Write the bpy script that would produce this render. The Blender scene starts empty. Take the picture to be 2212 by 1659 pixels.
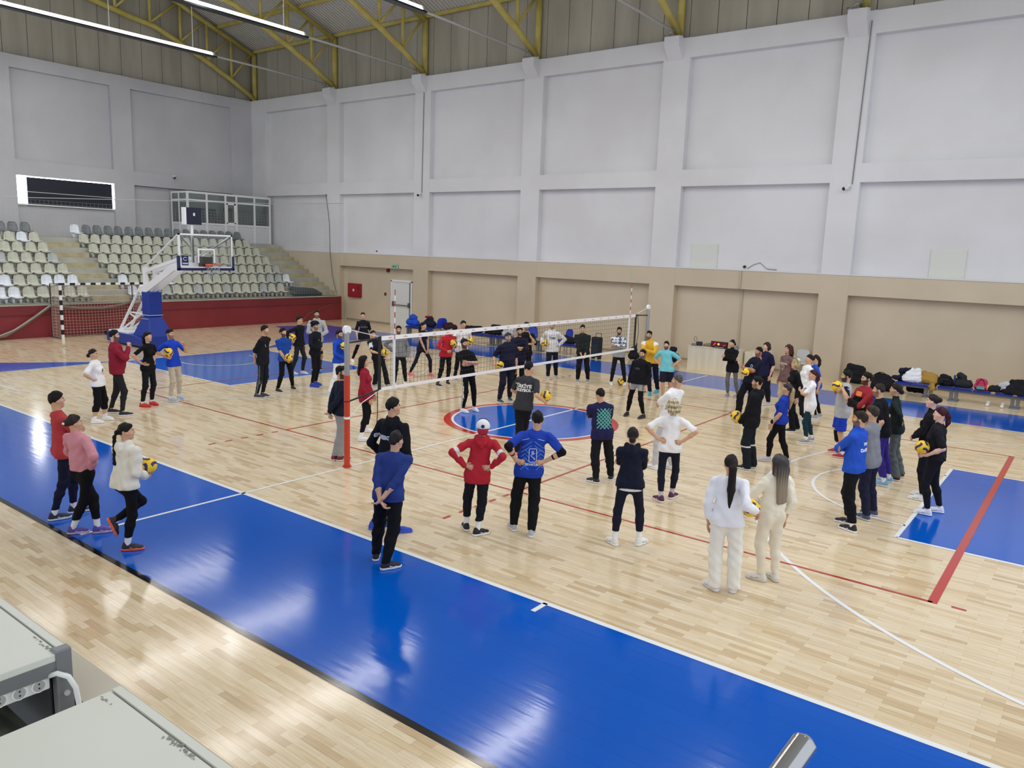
import bpy, bmesh, math, random, time
import numpy as np
from mathutils import Vector, Matrix
from mathutils.bvhtree import BVHTree
T0 = time.time()
S = bpy.context.scene
C = S.collection
# ------------------------------------------------------------------ camera
W, H, FPX = 2212, 1659, 1674.92
CAMP = Vector((10.1465, -14.167, 3.8075))
YAW, PITCH, ROLL = 2.219, -0.1693, 0.0357
_f = Vector((math.cos(YAW)*math.cos(PITCH), math.sin(YAW)*math.cos(PITCH), math.sin(PITCH)))
_r0 = Vector((math.sin(YAW), -math.cos(YAW), 0)); _u0 = _r0.cross(_f)
_r = _r0*math.cos(ROLL)+_u0*math.sin(ROLL); _u = -_r0*math.sin(ROLL)+_u0*math.cos(ROLL)
cam = bpy.data.cameras.new('camera'); camo = bpy.data.objects.new('camera', cam); C.objects.link(camo)
cam.sensor_fit = 'HORIZONTAL'; cam.sensor_width = 36; cam.lens = 36*FPX/W; cam.clip_start = .05; cam.clip_end = 200
m = Matrix.Identity(4)
for i in range(3): m[i][0], m[i][1], m[i][2], m[i][3] = _r[i], _u[i], -_f[i], CAMP[i]
camo.matrix_world = m
S.camera = camo
# ------------------------------------------------------------------ world, lamps, exposure
wd = bpy.data.worlds.new('world'); S.world = wd; wd.use_nodes = True
bg = wd.node_tree.nodes['Background']; bg.inputs[0].default_value = (.86, .93, 1, 1); bg.inputs[1].default_value = .95
S.view_settings.view_transform = 'Standard'; S.view_settings.look = 'None'
S.view_settings.exposure = 0.17; S.view_settings.gamma = 1; S.view_settings.use_curve_mapping = False
S.cycles.use_denoising = True
S.cycles.max_bounces = 7; S.cycles.diffuse_bounces = 4; S.cycles.glossy_bounces = 3; S.cycles.transmission_bounces = 4
S.cycles.transparent_max_bounces = 12; S.cycles.caustics_reflective = False; S.cycles.caustics_refractive = False
S.cycles.sample_clamp_indirect = 6
BAYS = [-22.1, -15.85, -9.55, -3.25, 3.0, 9.25, 15.5]
LAMP_W = 330
for X in BAYS:                                   # the light of the lamp bars hung below each truss
    L = bpy.data.lights.new('lamp_light', 'AREA'); L.shape = 'RECTANGLE'; L.size = .22; L.size_y = 13.5
    L.energy = LAMP_W; L.color = (1, .985, .95)
    o = bpy.data.objects.new('lamp_light', L); C.objects.link(o); o.location = (X, -.7, 11.60)
# ------------------------------------------------------------------ helpers
def ray(x, y): return _f+_r*((x-W/2)/FPX)-_u*((y-H/2)/FPX)
def onz(x, y, z=0.0):
    d = ray(x, y); return CAMP+d*((z-CAMP.z)/d.z)
def onx(x, y, X):
    d = ray(x, y); return CAMP+d*((X-CAMP.x)/d.x)
def ony(x, y, Y):
    d = ray(x, y); return CAMP+d*((Y-CAMP.y)/d.y)
def lin(c):
    return tuple((v/12.92 if v <= .04045 else ((v+.055)/1.055)**2.4) for v in c)
def rgb(r, g, b): return lin((r/255, g/255, b/255))
_mats = {}
def mat(name, col, rough=.5, metal=0, spec=.5, bump=0, bscale=60, alpha=1, trans=0, emit=None, vcol=False, coat=0):
    key = (name, tuple(round(c, 4) for c in col), rough, metal, bump, alpha, trans, vcol)
    if key in _mats: return _mats[key]
    M = bpy.data.materials.new(name); M.use_nodes = True; nt = M.node_tree; b = nt.nodes['Principled BSDF']
    b.inputs['Base Color'].default_value = (*col, 1); b.inputs['Roughness'].default_value = rough
    b.inputs['Metallic'].default_value = metal; b.inputs['Specular IOR Level'].default_value = spec
    b.inputs['Alpha'].default_value = alpha; b.inputs['Transmission Weight'].default_value = trans
    b.inputs['Coat Weight'].default_value = coat
    if emit: b.inputs['Emission Color'].default_value = (*emit[:3], 1); b.inputs['Emission Strength'].default_value = emit[3]
    if vcol:
        a = nt.nodes.new('ShaderNodeVertexColor'); a.layer_name = 'Col'; nt.links.new(a.outputs['Color'], b.inputs['Base Color'])
    if bump:
        tc = nt.nodes.new('ShaderNodeTexCoord'); n = nt.nodes.new('ShaderNodeTexNoise'); n.inputs['Scale'].default_value = bscale
        n.inputs['Detail'].default_value = 4
        bp = nt.nodes.new('ShaderNodeBump'); bp.inputs['Strength'].default_value = bump; bp.inputs['Distance'].default_value = .02
        nt.links.new(tc.outputs['Object'], n.inputs['Vector']); nt.links.new(n.outputs['Fac'], bp.inputs['Height'])
        nt.links.new(bp.outputs['Normal'], b.inputs['Normal'])
    _mats[key] = M; return M
def mottled(M, c1, c2, scale=3.0, detail=5, stretch=(1, 1, 1), lo=.35, hi=.65):
    nt = M.node_tree; b = nt.nodes['Principled BSDF']; tc = nt.nodes.new('ShaderNodeTexCoord')
    mp = nt.nodes.new('ShaderNodeMapping'); mp.inputs['Scale'].default_value = stretch
    n = nt.nodes.new('ShaderNodeTexNoise'); n.inputs['Scale'].default_value = scale; n.inputs['Detail'].default_value = detail
    r = nt.nodes.new('ShaderNodeValToRGB'); r.color_ramp.elements[0].position = lo; r.color_ramp.elements[1].position = hi
    r.color_ramp.elements[0].color = (*c1, 1); r.color_ramp.elements[1].color = (*c2, 1)
    nt.links.new(tc.outputs['Object'], mp.inputs['Vector']); nt.links.new(mp.outputs['Vector'], n.inputs['Vector'])
    nt.links.new(n.outputs['Fac'], r.inputs['Fac']); nt.links.new(r.outputs['Color'], b.inputs['Base Color'])
    return M
class MB:
    """collects shapes in world coordinates; build() links them as one mesh object"""
    def __init__(s): s.v = []; s.f = []; s.m = []; s.mi = 0
    def add(s, vs, fs):
        o = len(s.v); s.v += [tuple(v) for v in vs]; s.f += [tuple(i+o for i in f) for f in fs]; s.m += [s.mi]*len(fs); return s
    def box(s, a, b, M=None):
        x0, y0, z0 = [min(p, q) for p, q in zip(a, b)]; x1, y1, z1 = [max(p, q) for p, q in zip(a, b)]
        vs = [Vector(p) for p in ((x0, y0, z0), (x1, y0, z0), (x1, y1, z0), (x0, y1, z0), (x0, y0, z1), (x1, y0, z1), (x1, y1, z1), (x0, y1, z1))]
        if M: vs = [M @ v for v in vs]
        return s.add(vs, [(0, 3, 2, 1), (4, 5, 6, 7), (0, 1, 5, 4), (1, 2, 6, 5), (2, 3, 7, 6), (3, 0, 4, 7)])
    def poly(s, pts, z=None):
        return s.add([(p[0], p[1], z) if z is not None else p for p in pts], [tuple(range(len(pts)))])
    def prism(s, pts, ax, a, b):
        """outline pts in the plane across axis ax (0/1/2), from a to b"""
        def mk(p, t):
            q = list(p); q.insert(ax, t); return tuple(q)
        n = len(pts); vs = [mk(p, a) for p in pts]+[mk(p, b) for p in pts]
        return s.add(vs, [tuple(range(n))[::-1], tuple(range(n, 2*n))]+[(i, (i+1) % n, n+(i+1) % n, n+i) for i in range(n)])
    def tube(s, pts, r, n=8, close=True):
        pts = [Vector(p) for p in pts]; rs = r if isinstance(r, (list, tuple)) else [r]*len(pts)
        prev = None; rings = []
        for i, p in enumerate(pts):
            t = (pts[min(i+1, len(pts)-1)]-pts[max(i-1, 0)]).normalized()
            if prev is None:
                a = Vector((0, 0, 1)) if abs(t.z) < .9 else Vector((1, 0, 0)); u = t.cross(a).normalized()
            else: u = (prev-t*prev.dot(t)).normalized()
            prev = u; w = t.cross(u)
            rings.append([p+(u*math.cos(2*math.pi*k/n)+w*math.sin(2*math.pi*k/n))*rs[i] for k in range(n)])
        vs = [v for R in rings for v in R]; fs = []
        for i in range(len(pts)-1):
            for k in range(n): fs.append((i*n+k, i*n+(k+1) % n, (i+1)*n+(k+1) % n, (i+1)*n+k))
        if close: fs += [tuple(range(n))[::-1], tuple(range((len(pts)-1)*n, len(pts)*n))]
        return s.add(vs, fs)
    def strip(s, pts, w, z):
        """flat line of width w on the floor through pts"""
        pts = [Vector((p[0], p[1], 0)) for p in pts]; L = []; R = []
        for i, p in enumerate(pts):
            t = (pts[min(i+1, len(pts)-1)]-pts[max(i-1, 0)]).normalized(); n = Vector((-t.y, t.x, 0))*w/2
            L.append((p+n).to_tuple()[:2]+(z,)); R.append((p-n).to_tuple()[:2]+(z,))
        for i in range(len(pts)-1): s.add([R[i], R[i+1], L[i+1], L[i]], [(0, 1, 2, 3)])
        return s
    def build(s, name, mats, parent=None, smooth=False, bevel=0, auto=False):
        me = bpy.data.meshes.new(name)
        off = world_loc(parent) if parent else Vector((0, 0, 0))
        me.from_pydata([(v[0]-off.x, v[1]-off.y, v[2]-off.z) for v in s.v], [], s.f)
        for M in (mats if isinstance(mats, (list, tuple)) else [mats]): me.materials.append(M)
        me.polygons.foreach_set('material_index', s.m)
        if smooth: me.polygons.foreach_set('use_smooth', [True]*len(s.f))
        me.update()
        o = bpy.data.objects.new(name, me); C.objects.link(o)
        if parent: o.parent = parent
        if bevel:
            bv = o.modifiers.new('bevel', 'BEVEL'); bv.width = bevel; bv.segments = 2; bv.limit_method = 'ANGLE'
        if auto:
            try: me.set_sharp_from_angle(angle=math.radians(40)); me.polygons.foreach_set('use_smooth', [True]*len(s.f))
            except Exception: pass
        return o
def world_loc(o):
    v = Vector((0, 0, 0))
    while o: v += o.location; o = o.parent
    return v
def tag(o, label, cat, group=None):
    o['label'] = label; o['category'] = cat
    if group: o['group'] = group
    return o
def thing(name, label, cat, loc, group=None):
    o = bpy.data.objects.new(name, None); o.empty_display_size = .1; C.objects.link(o); o.location = loc
    return tag(o, label, cat, group)
def struct(o): o['kind'] = 'structure'; return o
def dup(root, loc, label, group=None, rot=None):
    r = root.copy(); C.objects.link(r); r.location = loc; r['label'] = label
    if group: r['group'] = group
    if rot is not None: r.rotation_euler = (0, 0, rot)
    for ch in root.children:
        c = ch.copy(); C.objects.link(c); c.parent = r
        for g in ch.children:
            d = g.copy(); C.objects.link(d); d.parent = c
    return r
def circ(c, r, a0=0, a1=360, n=64):
    return [(c[0]+r*math.cos(math.radians(a0+(a1-a0)*i/n)), c[1]+r*math.sin(math.radians(a0+(a1-a0)*i/n))) for i in range(n+1)]
ORD = ['first', 'second', 'third', 'fourth', 'fifth', 'sixth', 'seventh', 'eighth', 'ninth', 'tenth', 'eleventh', 'twelfth', 'thirteenth', 'fourteenth', 'fifteenth', 'sixteenth', 'seventeenth', 'eighteenth', 'nineteenth', 'twentieth']
# ------------------------------------------------------------------ floor and court markings
def wood_mat():
    M = mat('oak_parquet', (.6, .45, .28), .13, spec=.5); nt = M.node_tree; b = nt.nodes['Principled BSDF']
    tc = nt.nodes.new('ShaderNodeTexCoord'); br = nt.nodes.new('ShaderNodeTexBrick')
    br.offset = .37; br.squash = 1; br.offset_frequency = 2
    for k, v in dict(Scale=1, Bias=0.0).items(): br.inputs[k].default_value = v
    br.inputs['Mortar Size'].default_value = 0.0; br.inputs['Brick Width'].default_value = .43; br.inputs['Row Height'].default_value = .072
    br.inputs['Color1'].default_value = (0, 0, 0, 1); br.inputs['Color2'].default_value = (1, 1, 1, 1)
    br2 = nt.nodes.new('ShaderNodeTexBrick'); br2.offset = .37; br2.offset_frequency = 2
    br2.inputs['Scale'].default_value = 1; br2.inputs['Mortar Size'].default_value = .0011; br2.inputs['Brick Width'].default_value = .43; br2.inputs['Row Height'].default_value = .072
    br2.inputs['Color1'].default_value = br2.inputs['Color2'].default_value = (1, 1, 1, 1); br2.inputs['Mortar'].default_value = (.62, .55, .48, 1)
    rp = nt.nodes.new('ShaderNodeValToRGB'); e = rp.color_ramp.elements
    e[0].color = (*rgb(204, 180, 146), 1); e[0].position = 0; e[1].color = (*rgb(232, 216, 188), 1); e[1].position = .9
    q = e.new(.3); q.color = (*rgb(224, 204, 170), 1); q = e.new(.12); q.color = (*rgb(213, 190, 154), 1)
    mp = nt.nodes.new('ShaderNodeMapping'); mp.inputs['Scale'].default_value = (1.5, 26, 1)
    n = nt.nodes.new('ShaderNodeTexNoise'); n.inputs['Scale'].default_value = 1.6; n.inputs['Detail'].default_value = 6; n.inputs['Distortion'].default_value = 1.2
    g = nt.nodes.new('ShaderNodeValToRGB'); g.color_ramp.elements[0].color = (.82, .78, .72, 1); g.color_ramp.elements[0].position = .3; g.color_ramp.elements[1].position = .62
    mx = nt.nodes.new('ShaderNodeMix'); mx.data_type = 'RGBA'; mx.blend_type = 'MULTIPLY'; mx.inputs[0].default_value = .8
    mx2 = nt.nodes.new('ShaderNodeMix'); mx2.data_type = 'RGBA'; mx2.blend_type = 'MULTIPLY'; mx2.inputs[0].default_value = 1
    l = nt.links.new
    l(tc.outputs['Object'], br.inputs['Vector']); l(tc.outputs['Object'], br2.inputs['Vector']); l(tc.outputs['Object'], mp.inputs['Vector']); l(mp.outputs['Vector'], n.inputs['Vector'])
    l(br.outputs['Color'], rp.inputs['Fac']); l(n.outputs['Fac'], g.inputs['Fac'])
    l(rp.outputs['Color'], mx.inputs[6]); l(g.outputs['Color'], mx.inputs[7]); l(mx.outputs[2], mx2.inputs[6]); l(br2.outputs['Color'], mx2.inputs[7])
    l(mx2.outputs[2], b.inputs['Base Color'])
    n2 = nt.nodes.new('ShaderNodeTexNoise'); n2.inputs['Scale'].default_value = 2.2; n2.inputs['Detail'].default_value = 2
    bp = nt.nodes.new('ShaderNodeBump'); bp.inputs['Strength'].default_value = .05; bp.inputs['Distance'].default_value = .02
    l(tc.outputs['Object'], n2.inputs['Vector']); l(n2.outputs['Fac'], bp.inputs['Height']); l(bp.outputs['Normal'], b.inputs['Normal'])
    return M
def paint(name, col, wear=True):
    M = mat(name, col, .12, spec=.5); nt = M.node_tree; b = nt.nodes['Principled BSDF']; l = nt.links.new
    tc = nt.nodes.new('ShaderNodeTexCoord'); mp = nt.nodes.new('ShaderNodeMapping'); mp.inputs['Scale'].default_value = (1.1, 14, 1)
    n = nt.nodes.new('ShaderNodeTexNoise'); n.inputs['Scale'].default_value = 1.0; n.inputs['Detail'].default_value = 3
    bp = nt.nodes.new('ShaderNodeBump'); bp.inputs['Strength'].default_value = .1; bp.inputs['Distance'].default_value = .01
    l(tc.outputs['Object'], mp.inputs['Vector']); l(mp.outputs['Vector'], n.inputs['Vector']); l(n.outputs['Fac'], bp.inputs['Height']); l(bp.outputs['Normal'], b.inputs['Normal'])
    if wear:
        br = nt.nodes.new('ShaderNodeTexBrick'); br.offset = .37
        br.inputs['Scale'].default_value = 1; br.inputs['Mortar Size'].default_value = .0016; br.inputs['Brick Width'].default_value = 2.7; br.inputs['Row Height'].default_value = .216
        br.inputs['Color1'].default_value = (*col, 1); br.inputs['Color2'].default_value = (*[c*.97 for c in col], 1); br.inputs['Mortar'].default_value = (*[c*.6 for c in col], 1)
        l(tc.outputs['Object'], br.inputs['Vector']); l(br.outputs['Color'], b.inputs['Base Color'])
    return M
BLUE = rgb(0, 88, 194)
fm = [wood_mat(), paint('blue_court_paint', BLUE), paint('white_line_paint', rgb(236, 238, 240), False), paint('red_line_paint', rgb(186, 58, 50), False), paint('black_edge_paint', rgb(22, 22, 26), False)]
F = MB()
F.box((-30, -13.3, -.3), (20, 13.2, 0))
F.mi = 1
def band(s):
    inner = [(14, 7.5), (-14, 7.5)]; outer = [(-19.6, 10.0), (-17, 10.0), (14, 10.0)]
    F.poly([(x, s*y) for x, y in ([(-14, 7.5), (14, 7.5), (14, 10), (-19.6, 10)] if s > 0 else [(14, 7.5), (-14, 7.5), (-19.6, 10), (14, 10)])], .001)
    cv = [(-14, 2.6), (-14, 7.5), (-19.6, 10), (-20.3, 7.7), (-18.6, 7.1), (-17, 6.3), (-15.9, 5.4), (-15.2, 4.4), (-14.6, 3.5)]
    F.poly([(x, s*y) for x, y in (cv[::-1] if s > 0 else cv)], .001)
band(1); band(-1)
F.poly([(14, -10), (16, -10), (16, 10), (14, 10)], .001)
for s in (-1, 1):
    p = [(8.2*s, -2.45), (14*s, -2.45), (14*s, 2.45), (8.2*s, 2.45)]
    F.poly(p if s > 0 else p[::-1], .001)
F.poly(circ((0, 0), 1.8)[:-1], .002)
F.mi = 3
for a, b in zip(circ((0, 0), 1.8)[:-1], circ((0, 0), 1.8)[1:]):
    k = 2.0/1.8
    F.add([(a[0], a[1], .0015), (a[0]*k, a[1]*k, .0015), (b[0]*k, b[1]*k, .0015), (b[0], b[1], .0015)], [(0, 1, 2, 3)])
F.mi = 4; F.strip([(-19.6, -10.03), (16, -10.03)], .075, .0025); F.strip([(-19.6, 10.0), (16, 10.0)], .03, .0025)
F.mi = 2; Z = .003
F.strip([(14, -7.5), (-14, -7.5), ], .07, Z); F.strip([(14, 7.5), (-14, 7.5)], .06, Z)
F.strip([(-14, -7.5), (-14, 7.5)], .06, Z); F.strip([(14, -7.5), (14, 7.5)], .06, Z)
F.strip([(0, -9.9), (0, 9.9)], .055, Z)
F.strip(circ((0, 0), 1.8), .055, Z)
for s in (-1, 1):
    for a, b in [((8.2, -2.45), (8.2, 2.45)), ((8.2, -2.45), (14, -2.45)), ((8.2, 2.45), (14, 2.45))]:
        F.strip([(a[0]*s, a[1]), (b[0]*s, b[1])], .06, Z)
    F.strip(circ((8.2*s, 0), 1.8, 90*s, 90*s+180), .055, Z)
    a = math.degrees(math.asin(6.6/6.75))
    arc = circ((12.425*s, 0), 6.75, 180-a, 180+a) if s > 0 else circ((12.425*s, 0), 6.75, -a, a)
    F.strip([(14*s, 6.6)]+arc+[(14*s, -6.6)], .06, Z) if s > 0 else F.strip([(14*s, -6.6)]+arc+[(14*s, 6.6)], .06, Z)
    nc = circ((12.425*s, 0), 1.25, 90, 270) if s > 0 else circ((12.425*s, 0), 1.25, -90, 90)
    F.strip([(12.8*s, nc[0][1])]+nc+[(12.8*s, nc[-1][1])], .05, Z)
    F.strip([(5.675*s, -7.5), (5.675*s, -7.75)], .06, Z)
    for x in (9.9, 11.2): F.strip([(x*s, -2.45), (x*s, -2.6)], .08, Z)
F.mi = 3; Z = .004
for y in (-4.5, 4.5): F.strip([(-9, y), (9, y)], .04, Z)
F.strip([(-9, -4.52), (-9, 4.52)], .05, Z); F.strip([(9, -4.52), (9, 4.52)], .1, Z)
for s in (-1, 1):
    F.strip([(3*s, -4.5), (3*s, 4.5)], .045, Z)
    for k in range(5):
        for t in (-1, 1): F.strip([(3*s, t*(4.7+.35*k)), (3*s, t*(4.85+.35*k))], .05, Z)
    for y in (-4.48, 4.48): F.strip([(9.19*s, y), (9.34*s, y)], .04, Z)
struct(F.build('floor', fm))
# ------------------------------------------------------------------ walls
white = mottled(mat('white_plaster', rgb(226, 226, 228), .7, bump=.15, bscale=40), rgb(212, 211, 214), rgb(222, 222, 226), .35, 3)
beige = mottled(mat('beige_wall_paint', rgb(205, 190, 168), .55, bump=.1, bscale=60), rgb(196, 181, 158), rgb(205, 190, 167), .5, 3)
clad = mottled(mat('metal_cladding', rgb(170, 164, 148), .55), rgb(156, 151, 138), rgb(176, 171, 158), .6, 4, (2, 2, .3))
dark = mat('dark_joint', rgb(40, 38, 34), .8)
YP, YR = 12.62, 12.9
Wm = [white, beige, clad, dark]
WB = MB()
pil = [(-29.3, -27.75), (-22.55, -21.6), (-16.31, -15.33), (-10.05, -9.09), (-3.77, -2.73), (2.5, 3.42), (8.75, 9.7), (15.0, 15.95)]
WB.mi = 1; WB.box((-29.3, YR, -.1), (16.5, YR+.3, 3.44))
WB.mi = 0; WB.box((-29.3, YR, 3.44), (16.5, YR+.3, 11.52))
for i, (a, b) in enumerate(pil):
    WB.mi = 1; WB.box((a, YP, 0), (b, YR+.01, 3.44)); WB.mi = 0; WB.box((a, YP, 3.44), (b, YR+.01, 11.5))
WB.mi = 1; WB.box((-29.3, YP+.006, 2.78), (16.5, YR+.01, 3.44))
WB.box((-27.75, YP+.003, 0), (-22.55, YR+.01, 3.44))
WB.mi = 0
WB.box((-29.3, YP+.006, 6.36), (16.5, YR+.01, 6.95)); WB.box((-29.3, YP+.006, 10.82), (16.5, YR+.01, 11.49))
WB.box((-29.3, YP-.012, 3.42), (16.5, YR, 3.46))
for (a, b) in pil[1:-1]:                           # corbels under the trusses
    WB.prism([(YP+.01, 10.75), (YP-.42, 11.2), (YP-.42, 11.5), (YP+.01, 11.5)], 0, (a+b)/2-.32, (a+b)/2+.25)
WB.mi = 3; WB.box((-29.3, 12.98, 11.5), (16.5, 13.05, 14.2))
WB.mi = 2
x = -29.0
while x < 16:
    WB.box((x+.012, 12.9, 11.5), (x+1.03, 12.97, 14.15)); x += 1.042
struct(WB.build('wall_back', Wm))
WL = MB(); XP, XR = -29.0, -29.22
gw = mottled(mat('grey_white_plaster', rgb(200, 200, 204), .7, bump=.15, bscale=40), rgb(184, 184, 190), rgb(196, 196, 201), .35, 3)
WL.mi = 0
def lw(y0, y1, z0, z1, x1=XP): WL.box((-29.45, y0, z0), (x1, y1, z1))
lw(-14, .54, 2, 6.39, XR); lw(.54, 4.86, 2, 5.16, XR); lw(4.86, 13, 2, 6.39, XR); lw(-14, 13, 6.38, 11.5, XR)
for a, b in ((-14.2, -13.4), (-8, -7), (-.62, .54), (4.86, 5.83), (11.33, 12.7)): lw(a, b, 2, 11.5)
lw(-14, 12.64, 6.392, 7.06, XP-.006); lw(-14, 12.64, 10.95, 11.49, XP-.006)
lw(-.62, .52, 3, 6.4, XP+.004); lw(4.88, 5.83, 3, 6.4, XP+.004)
WL.mi = 3; WL.box((-29.4, -14, 11.5), (-29.3, 13, 20))
WL.mi = 2
y = -14.0
while y < 12.9:
    WL.box((-29.3, y+.012, 11.5), (-29.22, y+1.02, 19.5)); y += 1.03
struct(WL.build('wall_left', [gw, beige, clad, dark]))
# roof
corr = mat('corrugated_roof_sheet', rgb(196, 194, 188), .5); nt = corr.node_tree
wv = nt.nodes.new('ShaderNodeTexWave'); wv.inputs['Scale'].default_value = 1.6; wv.bands_direction = 'X'; tc = nt.nodes.new('ShaderNodeTexCoord')
bp = nt.nodes.new('ShaderNodeBump'); bp.inputs['Strength'].default_value = .8; bp.inputs['Distance'].default_value = .05
nt.links.new(tc.outputs['Object'], wv.inputs['Vector']); nt.links.new(wv.outputs['Fac'], bp.inputs['Height']); nt.links.new(bp.outputs['Normal'], nt.nodes['Principled BSDF'].inputs['Normal'])
def zroof(y): return 14.12+.37*(12.9-y) if y > -2 else 14.12+.37*14.9-.37*(-2-y)
RF = MB()
RF.prism([(13.2, zroof(13.2)), (-2, zroof(-2)), (-17, zroof(-17)), (-17, zroof(-17)+.15), (-2, zroof(-2)+.15), (13.2, zroof(13.2)+.15)], 0, -29.4, 17)
struct(RF.build('ceiling', corr))
yellow = mottled(mat('yellow_steel_paint', rgb(186, 170, 88), .45), rgb(178, 162, 80), rgb(198, 183, 104), 2, 3)
PU = MB()
for y in (12.75, 10.6, 8.45, 6.3, 4.1, 1.9, -.3): PU.box((-29.3, y-.05, zroof(y)-.17), (17, y+.05, zroof(y)-.02))
struct(PU.build('trim_1', yellow))
chord = [(12.75, 11.62), (11.3, 12.38), (9.9, 13.02), (8.45, 13.62), (7.1, 14.12), (5.75, 14.3), (4, 14.62), (2, 14.9), (0, 15.05), (-2, 15.1)]
def ptop(y): return (y, zroof(y)-.28)
wmetal = mat('white_painted_metal', rgb(225, 226, 228), .35)
blackp = mat('black_plastic', rgb(24, 24, 28), .4)
glow = mat('lamp_diffuser', (1, 1, 1), .4, emit=(1, .99, .96, 5))
for i, X in enumerate([-28.85]+BAYS[:6]):
    lab = ['yellow tubular steel roof truss standing against the far left wall', 'yellow roof truss first in front of the far left wall', 'yellow roof truss second in front of the far left wall', 'yellow roof truss third in front of the far left wall', 'yellow roof truss over the right of the beige desk bay, fourth from the left wall', 'yellow roof truss foot at the top right corner of the photo', 'yellow roof truss nearest the camera, above the frame'][i]
    t = thing('roof_truss', lab, 'roof truss', (X, 12.75, 11.5), 'yellow roof trusses')
    MB().tube([(X, y, z) for y, z in chord], .13, 10).build('bottom_chord', yellow, t, True)
    MB().tube([(X, *ptop(12.75)), (X, *ptop(8)), (X, *ptop(3)), (X, *ptop(-2))], .12, 10).build('top_chord', yellow, t, True)
    MB().tube([(X, 12.75, 11.5), (X, 12.75, 13.95)], .135, 10).build('end_post', yellow, t, True)
    vy = [11.33, 9.93, 8.47, 6.9, 5.2, 3.4]
    for k, y in enumerate(vy):
        zb = np.interp(y, [c[0] for c in chord[::-1]], [c[1] for c in chord[::-1]])
        MB().tube([(X, y, zb), (X, *ptop(y))], .075, 8).build('vertical_strut', yellow, t, True)
        yo = [12.7, *vy][k]
        MB().tube([(X, y-.1, zb), (X, yo-.15, ptop(yo)[1])], .06, 8).build('diagonal_strut', yellow, t, True)
greytube = mat('galvanised_tube', rgb(196, 198, 196), .4, .3)
for i, X in enumerate(BAYS[:6]):
    lab = ['long white lamp bar hung nearest the far left wall', 'long white lamp bar with a round flood lamp, second from the left wall', 'white lamp bar hung third from the left wall', 'grey lamp bar rod ending at the corbel above the desk bay', 'grey lamp bar rod ending at the top right corbel', 'lamp bar hung nearest the camera, above the frame'][i]
    t = thing('lamp_bar', lab, 'lamp', (X, 12.2, 11.68), 'lamp bars below the roof trusses')
    MB().tube([(X, 12.25, 11.68), (X, 6.0, 11.74), (X, -7, 11.74)], .045, 8).build('rod', greytube, t, True)
    MB().tube([(X, 12.25, 11.68), (X-.45, 12.45, 11.62), (X+.2, 12.6, 11.56)], .04, 8).build('wall_bracket', greytube, t, True)
    MB().prism([(X-.15, 11.66), (X+.15, 11.66), (X+.15, 11.72), (X-.15, 11.72)], 1, -7.3, 6.15).build('base_rail', blackp, t)
    MB().prism([(X-.11, 11.72), (X+.11, 11.72), (X+.06, 11.86), (X-.06, 11.86)], 1, -7.3, 6.05).build('reflector', wmetal, t)
    for sx in (-1, 1):
        MB().prism([(X+sx*.112, 11.73), (X+sx*.13, 11.73), (X+sx*.085, 11.85), (X+sx*.07, 11.85)], 1, -7.2, 5.95).build('diffuser', glow, t)
    for y in (5.1, 1.6, -2):
        MB().tube([(X, y, 11.85), (X, y, np.interp(y, [c[0] for c in chord[::-1]], [c[1] for c in chord[::-1]]))], .014, 5).build('hanger_rod', wmetal, t)
fl = thing('flood_lamp', 'square grey flood lamp glaring white under the roof at top left', 'lamp', (-15.3, 1.9, 11.9))
MB().box((-15.65, 1.3, 12.05), (-14.9, 2.4, 12.2)).build('housing', mat('dark_grey_metal', rgb(70, 70, 74), .5), fl)
MB().tube([(-15.3, 1.85, 12.05), (-15.3, 1.85, 11.93)], [.2, .16], 16).build('lens', mat('flood_lens', (1, 1, 1), .3, emit=(.9, .96, 1, 30)), fl)
MB().tube([(-15.3, 1.85, 12.2), (-15.3, 1.85, 17)], .03, 6).build('stem', greytube, fl)
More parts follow.
